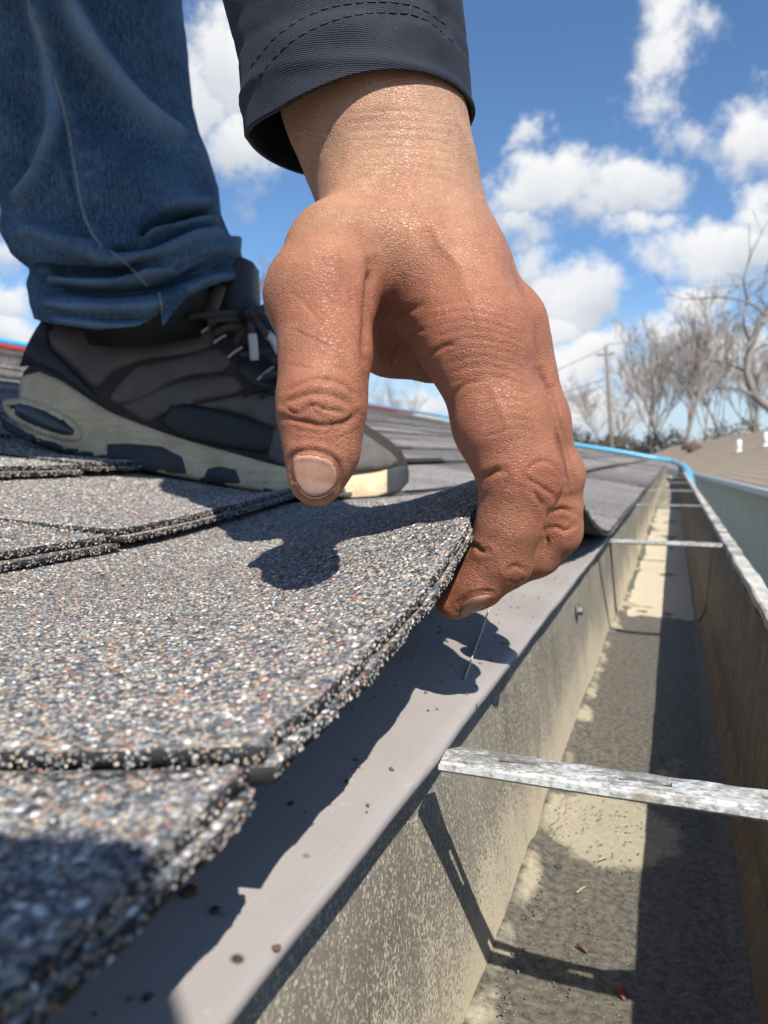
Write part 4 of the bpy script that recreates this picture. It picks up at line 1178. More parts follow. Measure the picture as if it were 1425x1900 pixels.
for t_ in ts:
    for k in range(n):
        a = 2 * pi * k / n; vh = hem_v(a); v = vh + (-520 - vh) * (t_ ** 1.25)
        l = np.interp(v, JL[:, 0], JL[:, 1]); r = np.interp(v, JR[:, 0], JR[:, 1]); u = (l + r) / 2
        hw = (r - l) / 2 * JD / FPX * 1.0
        c = Rv * ((u - CX) / FPX) * JD + Uv * ((CY - v) / FPX) * JD + Fv * JD
        lean = (0.02 + 0.05 * max(0, (480 - v) / 1000))
        c = c + Gv * 0.0
        p_ = c + Rv * hw * cos(a) + Gv * hw * 0.95 * sin(a); p_[2] = (p_ @ Gv) * tan(atan((CY - v) / FPX) - PITCH); V.append(p_); VT.append(t_)
F = [(i * n + k, i * n + (k + 1) % n, (i + 1) * n + (k + 1) % n, (i + 1) * n + k) for i in range(m - 1) for k in range(n)]
jeans = mesh_from('jeans_leg', V, F, MATS['denim'], person, smooth=True)
fix_normals(jeans)
set_coords(jeans, vcoords(jeans)); subdivide(jeans, 1)
JV = vcoords(jeans); JN = vnormals(jeans); ju, jv, jd = proj(JV)
fac = np.clip(-(JN @ Fv) * 2.2 + 0.15, 0, 1)
dj = np.zeros(len(JV)); wear = np.zeros(len(JV))
def jf(pts, w, h, we=0.0, allround=False):
    global dj, wear
    q = fold(pts, w, 1.0, ju, jv, 1.0 if allround else fac)
    dj += 1.9 * h * q; wear += we * q
# long diagonal ridge, hollows beside it
jf([(118, -10), (165, 75), (230, 165), (290, 225), (345, 262)], 16, .0065, .75)
jf([(60, 40), (130, 150), (220, 250), (300, 310)], 34, -.0042)
jf([(230, 60), (290, 140), (335, 200)], 36, -.0040)
# knee-side ridge left of the seam and the fold running down to the left
jf([(60, 0), (88, 120), (102, 230), (70, 310), (25, 385)], 14, .0055, .55)
jf([(20, 120), (50, 220), (40, 300), (10, 350)], 30, -.0060)
jf([(130, 320), (100, 380), (60, 420)], 30, -.0022)
# stacked folds over the shoe
jf([(405, 395), (340, 402), (290, 415), (255, 440)], 9, -.0090); jf([(250, 445), (310, 432), (370, 412), (412, 405)], 12, .0062, .25)
jf([(412, 380), (350, 378), (280, 392)], 18, .0050, .2)
jf([(190, 462), (250, 460), (310, 448), (360, 430), (405, 425)], 9, -.0095)
jf([(30, 420), (90, 440), (160, 462), (230, 478)], 16, .0050, .25)
jf([(200, 480), (280, 470), (350, 448), (420, 440)], 14, .0070, .3)
jf([(75, 502), (130, 507), (200, 506), (250, 502)], 8, -.0085); jf([(310, 505), (350, 490), (380, 478), (400, 484), (350, 500)], 8, -.0070)
jf([(250, 520), (310, 505), (380, 475), (440, 462)], 13, .0058, .3); jf([(446, 470), (438, 455), (420, 445)], 12, .006, .2)
jf([(90, 530), (180, 542), (270, 536), (300, 528), (360, 508), (442, 494)], 9, -.0090)
jf([(80, 518), (150, 526), (220, 526), (285, 515)], 10, .0045, .25)
jf([(75, 560), (150, 568), (230, 570), (300, 562), (350, 535), (400, 508), (444, 500)], 12, .0038, .35)
jf([(95, 590), (180, 602), (260, 605), (310, 596)], 7, .0022, .45)
jf([(95, 578), (180, 588), (260, 590), (310, 580), (350, 553)], 4, -.0018)
jf([(325, 425), (350, 418)], 12, -.003); jf([(150, 200), (260, 330), (370, 350)], 40, .002)
jf([(420, 330), (380, 300), (300, 300)], 40, .004)
jf([(58, -8), (86, 80), (114, 170), (134, 240), (148, 320), (164, 400), (194, 462)], 9, .0016, .12)
jf([(40, -8), (68, 80), (96, 170), (116, 240), (130, 320), (146, 400)], 6, -.0012)
# faint whiskers by the seam
for i in range(10):
    y = 60 + i * 38; x = 62 + i * 12
    jf([(x + 8, y), (x + 34, y + 5 * (-1) ** i)], 6, .0011, .25)
dj += 0.0012 * vnoise(JV, 26, 3) + 0.0006 * vnoise(JV, 70, 4)
JV = JV + JN * dj[:, None]; set_coords(jeans, JV)
add_attr(jeans, 'wear', np.clip(wear + 0.08 * vnoise(JV, 40, 8), 0, 1))
md = jeans.modifiers.new('cloth', 'SOLIDIFY'); md.thickness = 0.0018; md.offset = -1
jeans['label'] = 'faded blue denim trouser leg bunched over the shoe'
jb = bvh_of([jeans])
for pts, r in (([(52, -8), (80, 80), (108, 170), (128, 240), (142, 320), (158, 400), (188, 462)], .0012), ([(205, 468), (232, 485), (255, 510), (272, 528)], .0012), ([(296, 545), (300, 570), (304, 604)], .0010)):
    ln = surf_line(jb, pts, 0.0006, 14)
    if len(ln) > 3: tube('seam', ln, r * 1.15, MATS['seam_denim'], jeans, 6)
stitches(jb, [(88, 576), (160, 584), (230, 588), (290, 582), (325, 566), (355, 548)], 'hem_stitching', MATS['thread_tan'], jeans, .0006, .005, .002, step=20)
patch('hem_fold', jb, [(296, 543), (340, 535), (348, 550), (322, 580), (306, 600), (301, 602)], .0016, .002, MATS['denim'], jeans, 8)
# ================================================================== shoe
SD = 0.60
simple('shoe_leather', (0.098, 0.078, 0.064), 0.62, var=0.25, scale=60, bump=0.35, bscale=900)
simple('shoe_mesh', (0.040, 0.027, 0.024), 0.85, var=0.3, scale=300, bump=0.8, bscale=1300)
simple('shoe_black', (0.014, 0.014, 0.016), 0.55, var=0.25, scale=90, bump=0.3, bscale=700)
simple('toe_suede', (0.115, 0.108, 0.100), 0.9, var=0.2, scale=80, bump=0.5, bscale=900)
def f_sole(t, b, o):
    n = t.noise(o, 42, 5, 0.65); f = t.noise(o, 340, 4, 0.7); st = t.noise(t.mapping(o, (0.6, 0.6, 9), (0, 0.12, 0)), 40, 3, 0.5)
    c = t.mix(t.rng(n, 0.3, 0.7), (0.52, 0.39, 0.225), (0.76, 0.60, 0.39))
    c = t.mix(t.math('MULTIPLY', t.rng(st, 0.5, 0.7), 0.4), c, (0.34, 0.24, 0.13))
    c = t.mix(t.math('MULTIPLY', t.rng(f, 0.55, 0.7), 0.45), c, (0.17, 0.14, 0.10))
    t.put(b.inputs['Base Color'], c); b.inputs['Roughness'].default_value = 0.82
    t.put(b.inputs['Normal'], t.bump(t.math('ADD', f, st), 0.4, 0.001))
material('sole_foam', f_sole)
simple('rubber', (0.040, 0.043, 0.047), 0.75, var=0.25, scale=70, bump=0.4, bscale=600)
simple('window_plastic', (0.05, 0.052, 0.055), 0.18, var=0.2)
def f_lace(t, b, o):
    w = t.wave(o, 420, 1.0, 1, 'DIAGONAL', dscale=20)
    t.put(b.inputs['Base Color'], t.mix(t.rng(w, 0.2, 0.8), (0.035, 0.024, 0.021), (0.105, 0.078, 0.068))); b.inputs['Roughness'].default_value = 0.8
    t.put(b.inputs['Normal'], t.bump(w, 0.6, 0.0006))
material('lace', f_lace)
simple('aglet', (0.50, 0.50, 0.50), 0.4); simple('sock', (0.35, 0.33, 0.31), 0.95, bump=0.4)

shoe = bpy.data.objects.new('shoe', None); link(shoe, person); shoe.matrix_parent_inverse = world_of(person).inverted(); shoe.location = tuple(P(340, 900, SD))
shoe['label'] = 'dark brown walking shoe with tan foam sole and black laces'
def SP(u, v, w): return P(u, v, SD) + Gv * w
BOT = np.array([(-8, 765), (0, 792), (20, 806), (60, 826), (150, 853), (340, 890), (440, 908), (540, 925), (640, 934), (700, 932), (740, 920), (762, 898)], float)
STP = np.array([(-8, 720), (0, 700), (10, 690), (60, 682), (110, 702), (160, 735), (200, 760), (300, 800), (400, 830), (500, 858), (560, 872), (640, 884), (700, 877), (735, 868), (756, 868), (762, 882)], float)
UPT = np.array([(-8, 715), (10, 690), (34, 660), (60, 612), (80, 585), (130, 560), (380, 548), (420, 552), (448, 566), (480, 592), (520, 632), (560, 682), (620, 742), (680, 788), (720, 812), (745, 832), (757, 856), (762, 880)], float)
def wn(u):   # inset of the near side towards the ends
    return np.interp(u, [-8, 0, 20, 60, 120, 300, 520, 600, 660, 710, 740, 756, 762], [.046, .034, .020, .009, .003, .004, .000, .003, .009, .020, .031, .041, .048])
def wf(u):
    return np.interp(u, [-8, 0, 20, 60, 120, 300, 520, 600, 660, 710, 740, 756, 762], [.050, .060, .072, .082, .087, .085, .098, .097, .090, .079, .068, .057, .050])
us = np.unique(np.r_[np.linspace(-8, 60, 24), np.linspace(60, 640, 90), np.linspace(640, 762, 40)])
def sole_mesh():
    V = []; ns = 28
    for u in us:
        vb = np.interp(u, BOT[:, 0], BOT[:, 1]); vt = np.interp(u, STP[:, 0], STP[:, 1]) - 3; a, b = wn(u), wf(u); c = (a + b) / 2; hw = (b - a) / 2 + .003
        for k in range(ns):
            ph = 2 * pi * k / ns; x = cos(ph); y = sin(ph)
            e = 0.32; x = np.sign(x) * abs(x) ** e; y = np.sign(y) * abs(y) ** e
            vm = (vb + vt) / 2; hv = (vb - vt) / 2
            flare = 1 + 0.05 * y
            V.append(SP(u, vm + hv * y, c - hw * x * flare))
    F = [(i * ns + k, i * ns + (k + 1) % ns, (i + 1) * ns + (k + 1) % ns, (i + 1) * ns + k) for i in range(len(us) - 1) for k in range(ns)]
    F += [tuple(range(ns)), tuple(range((len(us) - 1) * ns, len(us) * ns))[::-1]]
    o = mesh_from('midsole', V, F, MATS['sole_foam'], shoe, smooth=True); o.data.materials.append(MATS['rubber'])
    for i in range(len(us) - 1):
        for k in range(ns):
            u = us[i]; y = sin(2 * pi * (k + .5) / ns)
            if u > 718 or (u > 490 and y > 0.15): o.data.polygons[i * ns + k].material_index = 1
    return fix_normals(o)
sole = sole_mesh()
sbv = bvh_of([sole])
def upper_mesh():
    V = []; ns = 40
    for u in us:
        vs = np.interp(u, STP[:, 0], STP[:, 1]) + 4; vt = np.interp(u, UPT[:, 0], UPT[:, 1]); a, b = wn(u) + .002, wf(u) - .002; c = (a + b) / 2; hw = (b - a) / 2
        vt = min(vt, vs - 2)
        pw = np.interp(u, [0, 400, 560, 700, 762], [0.45, 0.55, 0.75, 0.8, 0.8])
        for k in range(ns + 1):
            ph = pi * k / ns; x = cos(ph); y = sin(ph) ** pw
            x = np.sign(x) * abs(x) ** np.interp(u, [0, 450, 762], [0.75, 0.95, 0.8])
            tuck = 1 - 0.22 * np.interp(u, [0, 380, 600], [1, 0.9, 0]) * y ** 3
            V.append(SP(u, vs + (vt - vs) * y, c - hw * x * tuck))
    n = ns + 1
    F = [(i * n + k, i * n + k + 1, (i + 1) * n + k + 1, (i + 1) * n + k) for i in range(len(us) - 1) for k in range(ns)]
    o = mesh_from('shoe_upper', V, F, MATS['shoe_mesh'], shoe, smooth=True); return fix_normals(o)
upper = upper_mesh()
UV_ = vcoords(upper); UN = vnormals(upper); uu, uvv, _ = proj(UV_); fcs = np.clip(-(UN @ Fv) * 2, 0, 1)
dd = .0012 * vnoise(UV_, 30, 3)
dd += fold([(430, 700), (470, 720), (520, 700)], 14, -.002, uu, uvv, fcs) + fold([(180, 650), (280, 680), (360, 660)], 20, .0015, uu, uvv, fcs)
set_coords(upper, UV_ + UN * dd[:, None])
ub = bvh_of([upper])
def ov(name, poly, mat, lift_=.0016, thick=.002, step=9, dome=0.0): return patch(name, ub, poly, lift_, thick, MATS[mat], shoe, step, 0.8, 3, dome)
ov('heel_counter', [(36, 680), (50, 640), (76, 596), (88, 600), (92, 640), (130, 680), (182, 735), (172, 742), (120, 704), (70, 680)], 'shoe_black')
ov('leather_panel', [(84, 604), (110, 600), (200, 612), (320, 606), (375, 592), (398, 625), (380, 648), (320, 660), (262, 668), (210, 690), (178, 718), (140, 680), (96, 640)], 'shoe_leather', .0020)
ov('leather_panel', [(262, 676), (330, 664), (400, 648), (428, 668), (412, 690), (340, 700), (250, 745), (205, 742), (232, 700)], 'shoe_leather', .0024)
ov('leather_panel', [(225, 752), (330, 710), (420, 696), (452, 716), (430, 732), (370, 745), (300, 770), (270, 782)], 'shoe_leather', .0024)
ov('side_panel', [(300, 782), (322, 750), (380, 756), (440, 770), (500, 795), (498, 838), (452, 836), (380, 822), (320, 802)], 'shoe_black', .0030)
ov('leather_panel', [(365, 752), (440, 735), (490, 730), (520, 745), (528, 790), (505, 792), (440, 766)], 'shoe_leather', .0020)
ov('toe_cap', [(505, 800), (540, 770), (590, 762), (650, 790), (700, 822), (735, 850), (730, 866), (690, 872), (620, 878), (560, 868), (500, 850)], 'toe_suede', .0022, step=10)
ov('leather_panel', [(455, 640), (500, 650), (530, 690), (525, 735), (490, 725), (440, 690)], 'shoe_black', .0018)
# stitched mark on the side of the upper
ln = surf_line(ub, [(452, 738), (470, 728), (492, 724), (505, 722), (500, 732), (486, 740), (484, 728)], .0026, 6)
if len(ln) > 3: tube('stitched_mark', ln, .0009, MATS['shoe_black'], shoe, 5)
# sole inserts
def so(name, poly, mat, lift_=.0016, thick=.003, step=8, dome=0.0, sm=2): return patch(name, sbv, poly, lift_, thick, MATS[mat], shoe, step, 0.7, sm, dome)
so('outsole', [(-2, 775), (30, 795), (90, 815), (150, 832), (196, 842), (196, 822), (240, 820), (300, 826), (340, 846), (352, 886), (280, 876), (150, 850), (50, 820), (4, 796)], 'rubber', sm=1)
so('outsole', [(368, 893), (384, 868), (408, 862), (440, 870), (452, 904), (420, 902)], 'rubber', sm=1)
so('heel_window_frame', [(6, 742), (40, 738), (90, 752), (140, 782), (154, 808), (140, 820), (100, 814), (40, 790), (12, 766)], 'sole_foam', .0030)
so('heel_window', [(14, 748), (42, 746), (88, 760), (132, 786), (144, 806), (132, 812), (98, 806), (44, 782), (20, 764)], 'window_plastic', .0036, .004, 6, dome=.002)
so('outsole', [(-7, 728), (2, 712), (12, 716), (14, 738), (2, 745)], 'rubber', .001, sm=1)
# tongue, sock and heel loop
def ribbon(name, pts, wid, th, mat, par, wdir=None):
    pts = [np.asarray(p, float) for p in smooth_poly(pts, 6)]; V = []; F = []
    wd = Gv if wdir is None else wdir
    for i, p in enumerate(pts):
        t_ = pts[min(i + 1, len(pts) - 1)] - pts[max(0, i - 1)]; t_ /= np.linalg.norm(t_); nn = np.cross(t_, wd); nn /= np.linalg.norm(nn)
        for (a, b) in ((-1, -1), (-.5, -1.4), (.5, -1.4), (1, -1), (1, 1), (.5, 1.4), (-.5, 1.4), (-1, 1)): V.append(p + wd * a * wid / 2 + nn * b * th / 2)
    n = 8
    for i in range(len(pts) - 1):
        for k in range(n): F.append((i * n + k, i * n + (k + 1) % n, (i + 1) * n + (k + 1) % n, (i + 1) * n + k))
    F += [tuple(range(n)), tuple(range((len(pts) - 1) * n, len(pts) * n))[::-1]]
    return fix_normals(mesh_from(name, V, F, mat, par, smooth=True))
ribbon('tongue', [SP(415, 470, .045), SP(417, 520, .045), SP(424, 560, .045), SP(455, 600, .045), SP(505, 650, .045)], .062, .026, MATS['shoe_black'], shoe)
ribbon('tongue_edge', [SP(402, 520, .016), SP(394, 545, .014), SP(386, 572, .012), SP(384, 590, .010)], .006, .008, MATS['shoe_leather'], shoe)
ribbon('pull_tab', [SP(96, 562, .03), SP(66, 570, .03), SP(50, 577, .03), (SP(56, 583, .03)), SP(92, 586, .03)], .02, .0035, MATS['shoe_black'], shoe)
ank = tube('sock', [P(262, 420, JD), P(268, 500, JD), P(275, 560, JD), P(285, 620, JD + .01)], [.062, .060, .058, .056], MATS['shoe_black'], shoe, 24)
# laces
def lace(pts, r=.0027, name='lace', mat='lace'):
    return tube(name, smooth_poly([SP(*p) for p in pts], 6), r, MATS[mat], shoe, 8)
lace([(352, 590, -.004), (390, 586, -.006), (430, 585, -.006), (462, 586, .006)])
lace([(392, 606, -.004), (400, 597, -.008), (425, 596, -.008), (452, 595, .0)])
lace([(404, 618, -.004), (420, 613, -.008), (445, 609, -.006), (462, 604, .004)])
lace([(440, 636, -.002), (452, 622, -.008), (464, 608, .0)])
lace([(450, 658, .0), (470, 657, -.006), (500, 655, .0), (530, 660, .02)])
lace([(462, 588, .0), (480, 582, -.004), (492, 572, -.002), (498, 566, .01)], .0032)
lace([(462, 588, .0), (478, 600, -.008), (492, 618, -.010), (500, 624, -.006)], .0030)
lace([(500, 660, .0), (515, 672, -.004), (540, 676, .01)])
lace([(466, 592, .0), (470, 612, -.012), (474, 628, -.014)], .0030)
lace([(490, 700, .002), (510, 694, -.003), (540, 696, .01)])
lace([(474, 626, -.014), (476, 645, -.014), (477, 672, -.012)], .0036, 'lace_tip', 'aglet')
lace([(498, 622, -.006), (510, 634, -.006), (520, 656, -.004)], .0034, 'lace_tip', 'aglet')
bm_ = tube('lace_knot', smooth_poly([SP(452, 590, -.002), SP(462, 582, -.010), SP(470, 588, -.010), SP(464, 598, -.006)], 5), [.004] * 16, MATS['shoe_black'], shoe, 8)
for (a, b) in (((374, 622), (399, 605)), ((424, 666), (450, 648)), ((478, 706), (506, 684)), ((398, 640), (420, 626))):
    tube('eyelet', surf_line(ub, [a, ((a[0] + b[0]) / 2, (a[1] + b[1]) / 2 - 1), b], .003, 6), .0012, MATS['aglet'], shoe, 6)
# ================================================================== surroundings
def f_ground(t, b, o):
    n = t.noise(o, 0.6, 6, 0.65); f = t.noise(o, 14, 5, 0.7)
    c = t.mix(t.rng(n, 0.35, 0.65), (0.105, 0.105, 0.045), (0.20, 0.165, 0.10))
    c = t.mix(1.0, c, t.ramp(f, [(0.3, 0.6), (0.7, 1.25)]), 'MULTIPLY')
    t.put(b.inputs['Base Color'], c); b.inputs['Roughness'].default_value = 0.95
    t.put(b.inputs['Normal'], t.bump(f, 0.6, 0.05))
material('grass_ground', f_ground)
GZ = -3.0
gs = 600
g_ = mesh_from('ground', [(-gs, -gs, GZ), (gs, -gs, GZ), (gs, gs, GZ), (-gs, gs, GZ)], [(0, 1, 2, 3)], MATS['grass_ground']); g_['kind'] = 'structure'
hw = empty('house_wall', 'pale painted house wall under the eave beside the gutter', 'wall', (-0.5, 2, GZ))
box('wall_panel', -3.6, -0.42, -1.15, ROOF_END - 0.3, GZ, -0.16, MATS['wall_paint'], hw)
box('soffit', -0.42, -0.09, -1.15, ROOF_END - 0.05, -0.30, -0.285, MATS['fascia_paint'], hw)

# ---- hoses along the top of the roof
simple('hose_blue', (0.075, 0.42, 0.66), 0.32, var=0.12, scale=30, spec=0.6); simple('hose_red', (0.50, 0.045, 0.04), 0.4, var=0.15)
def on_roof(u, v, up=0.02):
    n = np.array([SL, 0, 1.0]); k = n @ np.array([LIPX, 0, LIPZ + up]); r = ray(u, v); q = n @ r
    d = k / q if q < -1e-4 else 99
    return r * d
RIDGE_A = AR
def ridge_pt(u, v, up=0.0):
    r = ray(u, v); q = r * (-(RIDGE_A - 0.06) / r[0]); return q
pts = [ridge_pt(u, 0) for u in (-250, -60, 40, 200, 400, 560, 640)]
hz = zb(RIDGE_A - 0.06) + 0.013
P1 = []
for u, dv in ((-300, 0), (-60, 0), (40, 0), (200, 0), (420, 0), (600, 0), (690, 0), (760, 0), (830, 0)):
    q = ridge_pt(u, 700); P1.append(np.array([q[0], q[1], hz + 0.034]))
yend = P1[-1][1]
tail = [(890, 806), (950, 815), (1060, 824), (1150, 838), (1215, 850), (1250, 856)]
P2 = []
for i, (u, v) in enumerate(tail):
    yv = np.interp(i, [0, 5], [min(yend + 0.6, ROOF_END - 0.6), ROOF_END - 0.35]); r = ray(u, v); q = r * (yv / r[1])
    a = -q[0]; q[2] = max(q[2], zb(max(a, 0.06)) + 0.028); P2.append(q)
last = [np.array([0.02, ROOF_END - 0.9, LIPZ + 0.02]), np.array([0.058, ROOF_END - 2.2, LIPZ + 0.016]), np.array([0.072, 4.4, LIPZ + 0.003]), np.array([0.085, 3.7, LIPZ - 0.09])]
hose = tube('blue_hose', smooth_poly(P1 + P2 + last, 10), 0.02, MATS['hose_blue'], None, 10)
tag(hose, 'bright blue hose lying along the roof top and over the far gutter', 'hose')
P3 = [np.array([p[0] + 0.05, p[1], p[2] - 0.032]) for p in P1[:8]]
red = tube('red_hose', smooth_poly(P3, 10), 0.015, MATS['hose_red'], None, 10)
tag(red, 'red hose lying beside the blue hose near the roof top', 'hose')

# ---- neighbouring house
def f_tanroof(t, b, o):
    n = t.noise(o, 1.2, 5, 0.6); f = t.noise(o, 18, 5, 0.7); br = t.node('ShaderNodeTexBrick')
    c = t.mix(t.rng(n, 0.3, 0.7), (0.30, 0.225, 0.15), (0.37, 0.29, 0.20)); c = t.mix(1.0, c, t.ramp(f, [(0.3, 0.8), (0.7, 1.15)]), 'MULTIPLY')
    t.put(b.inputs['Base Color'], c); b.inputs['Roughness'].default_value = 0.9
material('tan_shingle', f_tanroof)
simple('siding', (0.50, 0.46, 0.34), 0.6, var=0.12, scale=2.0); simple('white_trim', (0.62, 0.63, 0.62), 0.5, var=0.12, scale=6); simple('vent_white', (0.78, 0.78, 0.76), 0.4)
simple('vent_brown', (0.10, 0.055, 0.045), 0.6); simple('grime', (0.16, 0.17, 0.11), 0.9)
NH_ROT = radians(3.5)
nh = empty('neighbour_house', 'neighbouring house with tan roof and grey green siding beyond the gutter', 'house', (2.9, 12, GZ))
def nhp(x, y, z):           # along-house coordinates turned a little to ours
    return np.array([x * cos(NH_ROT) - y * sin(NH_ROT), x * sin(NH_ROT) + y * cos(NH_ROT), z])
def quadbox(name, x0, x1, y0, y1, zf, th, mat, par):
    V = [];
    for (x, y) in ((x0, y0), (x1, y0), (x1, y1), (x0, y1)): V.append(nhp(x, y, zf(x)))
    for (x, y) in ((x0, y0), (x1, y0), (x1, y1), (x0, y1)): V.append(nhp(x, y, zf(x) - th))
    return mesh_from(name, V, [(0, 1, 2, 3), (7, 6, 5, 4), (0, 4, 5, 1), (1, 5, 6, 2), (2, 6, 7, 3), (3, 7, 4, 0)], mat, par)
EX, EZ_, RX, RZ = 2.3, -0.53, 6.5, 1.18
rz_ = lambda x: EZ_ + (x - EX) * (RZ - EZ_) / (RX - EX)
ny = 9
rows_ = 22
for i in range(rows_):                     # courses of the tan roof
    x0 = EX + (RX - EX) * i / rows_; x1 = EX + (RX - EX) * (i + 1) / rows_ + 0.03
    quadbox('shingle_course', x0, x1, 2.0, 112.0, lambda x, i=i: rz_(x) + 0.012 - 0.05 * (x - x0), 0.01, MATS['tan_shingle'], nh)
quadbox('back_roof', RX, RX + 4.4, 2.0, 112, lambda x: RZ - (x - RX) * 0.33 - 0.006, 0.03, MATS['tan_shingle'], nh)
quadbox('roof_base', EX, RX, 2.02, 111.98, lambda x: rz_(x) - 0.012, 0.06, MATS['plywood'], nh)
quadbox('eave_gutter', EX - 0.11, EX + 0.01, 2.0, 112.0, lambda x: EZ_ - 0.015, 0.11, MATS['white_trim'], nh)
nb_ = 17
for i in range(nb_):                       # lap siding boards
    z1 = EZ_ - 0.15 - i * 0.135
    V = [nhp(x, y, z) for (x, z) in ((EX + 0.335, z1), (EX + 0.315, z1 - 0.14), (EX + 0.37, z1 - 0.14), (EX + 0.37, z1)) for y in (2.3, 111.7)]
    mesh_from('siding_board', V, [(0, 1, 3, 2), (2, 3, 5, 4), (4, 5, 7, 6), (6, 7, 1, 0), (0, 2, 4, 6), (1, 7, 5, 3)], MATS['siding'], nh)
V0 = nhp(EX + 0.38, 2.4, GZ); 
vv, ff = box_data(EX + 0.375, RX + 4, 2.4, 111.6, GZ, EZ_ - 0.12)
mesh_from('house_body', [nhp(*p) for p in vv], ff, MATS['siding'], nh)
def vent(u, v, dep, h, r):
    p = P(u, v, dep); return p
NHN = np.array([-(RZ - EZ_) / (RX - EX) * cos(NH_ROT), -(RZ - EZ_) / (RX - EX) * sin(NH_ROT), 1.0]); NHK = NHN @ nhp(EX, 0, EZ_ + 0.012)
def nh_hit(u, v): r = ray(u, v); return r * (NHK / (NHN @ r))
for (u, v, h, lb) in ((1371, 838, 22, 'left white vent pipe on the tan roof'), (1421, 828, 26, 'right white vent pipe on the tan roof')):
    p = nh_hit(u, v); k = (p @ Fv) / FPX
    ppe = tube_data([p - np.array([0, 0, 3 * k]), p + np.array([0, 0, h * k])], 4 * k, 12); fl_ = tube_data([p - np.array([0, 0, 2 * k]), p + np.array([0, 0, 4 * k])], [8 * k, 4.2 * k], 12)
    o = mesh_from('vent_pipe', *join_data([ppe, fl_]), MATS['vent_white'], nh, smooth=True); o['label'] = lb
p = nh_hit(1283, 838); k = (p @ Fv) / FPX; zu = lambda q: p + np.array([0, 0, q * k])
o = mesh_from('roof_vent', *join_data([tube_data([zu(-4), zu(4)], 8 * k, 12), tube_data([zu(3), zu(10), zu(15)], [19 * k, 18 * k, 8 * k], 14)]), MATS['vent_brown'], nh); o['label'] = 'dark brown mushroom shaped roof vent'

# ---- bare trees
def f_bark(t, b, o):
    n = t.noise(t.mapping(o, (6, 6, 1.2)), 3, 5, 0.65)
    t.put(b.inputs['Base Color'], t.mix(t.rng(n, 0.3, 0.7), (0.16, 0.135, 0.115), (0.34, 0.30, 0.26))); b.inputs['Roughness'].default_value = 0.95
material('bark', f_bark)
simple('twig_bark', (0.27, 0.225, 0.195), 0.95, var=0.2); simple('scrub_leaf', (0.13, 0.10, 0.07), 0.9, var=0.35, scale=3); simple('dead_scrub', (0.16, 0.115, 0.075), 0.95, var=0.3, scale=3)
def grow(base, h, lean, rs, r0, spread=0.5, depth=5, upb=0.25):
    tr = []; tw = []
    def br(p, d, L, r, lev):
        n = 5 if lev < 2 else 3; pts = [p]; q = p; dd = d
        for i in range(n):
            dd = dd + np.array([rs.gauss(0, .10), rs.gauss(0, .10), rs.gauss(0, .06) + upb * 0.12]); dd /= np.linalg.norm(dd)
            q = q + dd * L / n; pts.append(q)
        rr_ = np.linspace(r, r * 0.55, n + 1)
        (tr if lev == 0 else tw).append(tube_data(pts, rr_, 7 if lev == 0 else (5 if lev == 1 else 3), cap=False))
        if lev >= depth: return
        k = {0: 7, 1: 5, 2: 4, 3: 3, 4: 2}.get(lev, 3)
        for j in range(k):
            f = 0.35 + 0.65 * (j + rs.random()) / k if lev == 0 else 0.2 + 0.8 * rs.random()
            i = min(n - 1, int(f * n)); o = pts[i] + (pts[i + 1] - pts[i]) * (f * n - i)
            ax = np.array([rs.gauss(0, 1), rs.gauss(0, 1), rs.gauss(0, .5)]); ax -= dd * (ax @ dd); ax /= np.linalg.norm(ax)
            nd = dd * (1 - spread * .5) + ax * spread + np.array([0, 0, upb]); nd /= np.linalg.norm(nd)
            br(o, nd, L * (0.50 + .2 * rs.random()) * (1.15 - .35 * f), max(r * (0.62 - .25 * f), h * 0.0011), lev + 1)
    br(np.asarray(base, float), np.asarray(lean, float) / np.linalg.norm(lean), h * 0.62, r0, 0)
    return tr, tw
def tree(u, v_top, dist, lean, seed, label, r0=0.14, spread=0.5, group='bare trees behind the houses', depth=5, upb=.25):
    b = ray(u, 845) * dist; b[2] = GZ
    top = P(u, v_top, dist)[2]; h = top - GZ
    root = empty('bare_tree', label, 'tree', tuple(b), group)
    tr, tw = grow(b, h, lean, random.Random(seed), r0 * 1.7, spread, depth, upb)
    mesh_from('trunk', *join_data(tr), MATS['bark'], root, smooth=True); mesh_from('crown', *join_data(tw), MATS['twig_bark'], root)
LL = -Rv * 0.10 + np.array([0, 0, 1.0])
tree(1278, 585, 122, LL * 1, 3, 'thickest bare tree trunk leaning left behind the roof vent', .26, .42)
tree(1240, 600, 138, LL, 5, 'bare tree close left of the thick leaning trunk', .16, .5)
tree(1200, 640, 154, LL, 8, 'bare tree nearest the utility pole on its right', .14, .55)
tree(1310, 570, 134, np.array([0, 0, 1.]) - Rv * .03, 9, 'slim bare tree just right of the thick trunk', .12, .45)
tree(1350, 600, 146, LL * 1, 12, 'bare tree above the left white vent pipe', .15, .5)
tree(1390, 640, 138, np.array([0.05, 0, 1.]), 15, 'bare tree at the right edge behind the tan roof', .14, .55)
tree(1160, 700, 186, LL, 19, 'low bare tree behind the utility pole', .12, .6)
tree(1215, 590, 142, LL, 31, 'bare tree midway between the utility pole and the thick trunk', .15, .5)
tree(1415, 570, 142, np.array([0.02, 0, 1.]), 33, 'bare tree behind the nearest gnarled branch', .15, .5)
tree(1130, 690, 180, LL, 35, 'small bare tree just left of the utility pole', .12, .6)
tree(480, 500, 138, np.array([0, 0, 1.0]), 23, 'pale bare tree in the gap between trouser leg and hand', .14, .55)
tree(730, 700, 170, np.array([0, 0, 1.0]), 26, 'bare tree seen under the arch between thumb and finger', .14, .6)
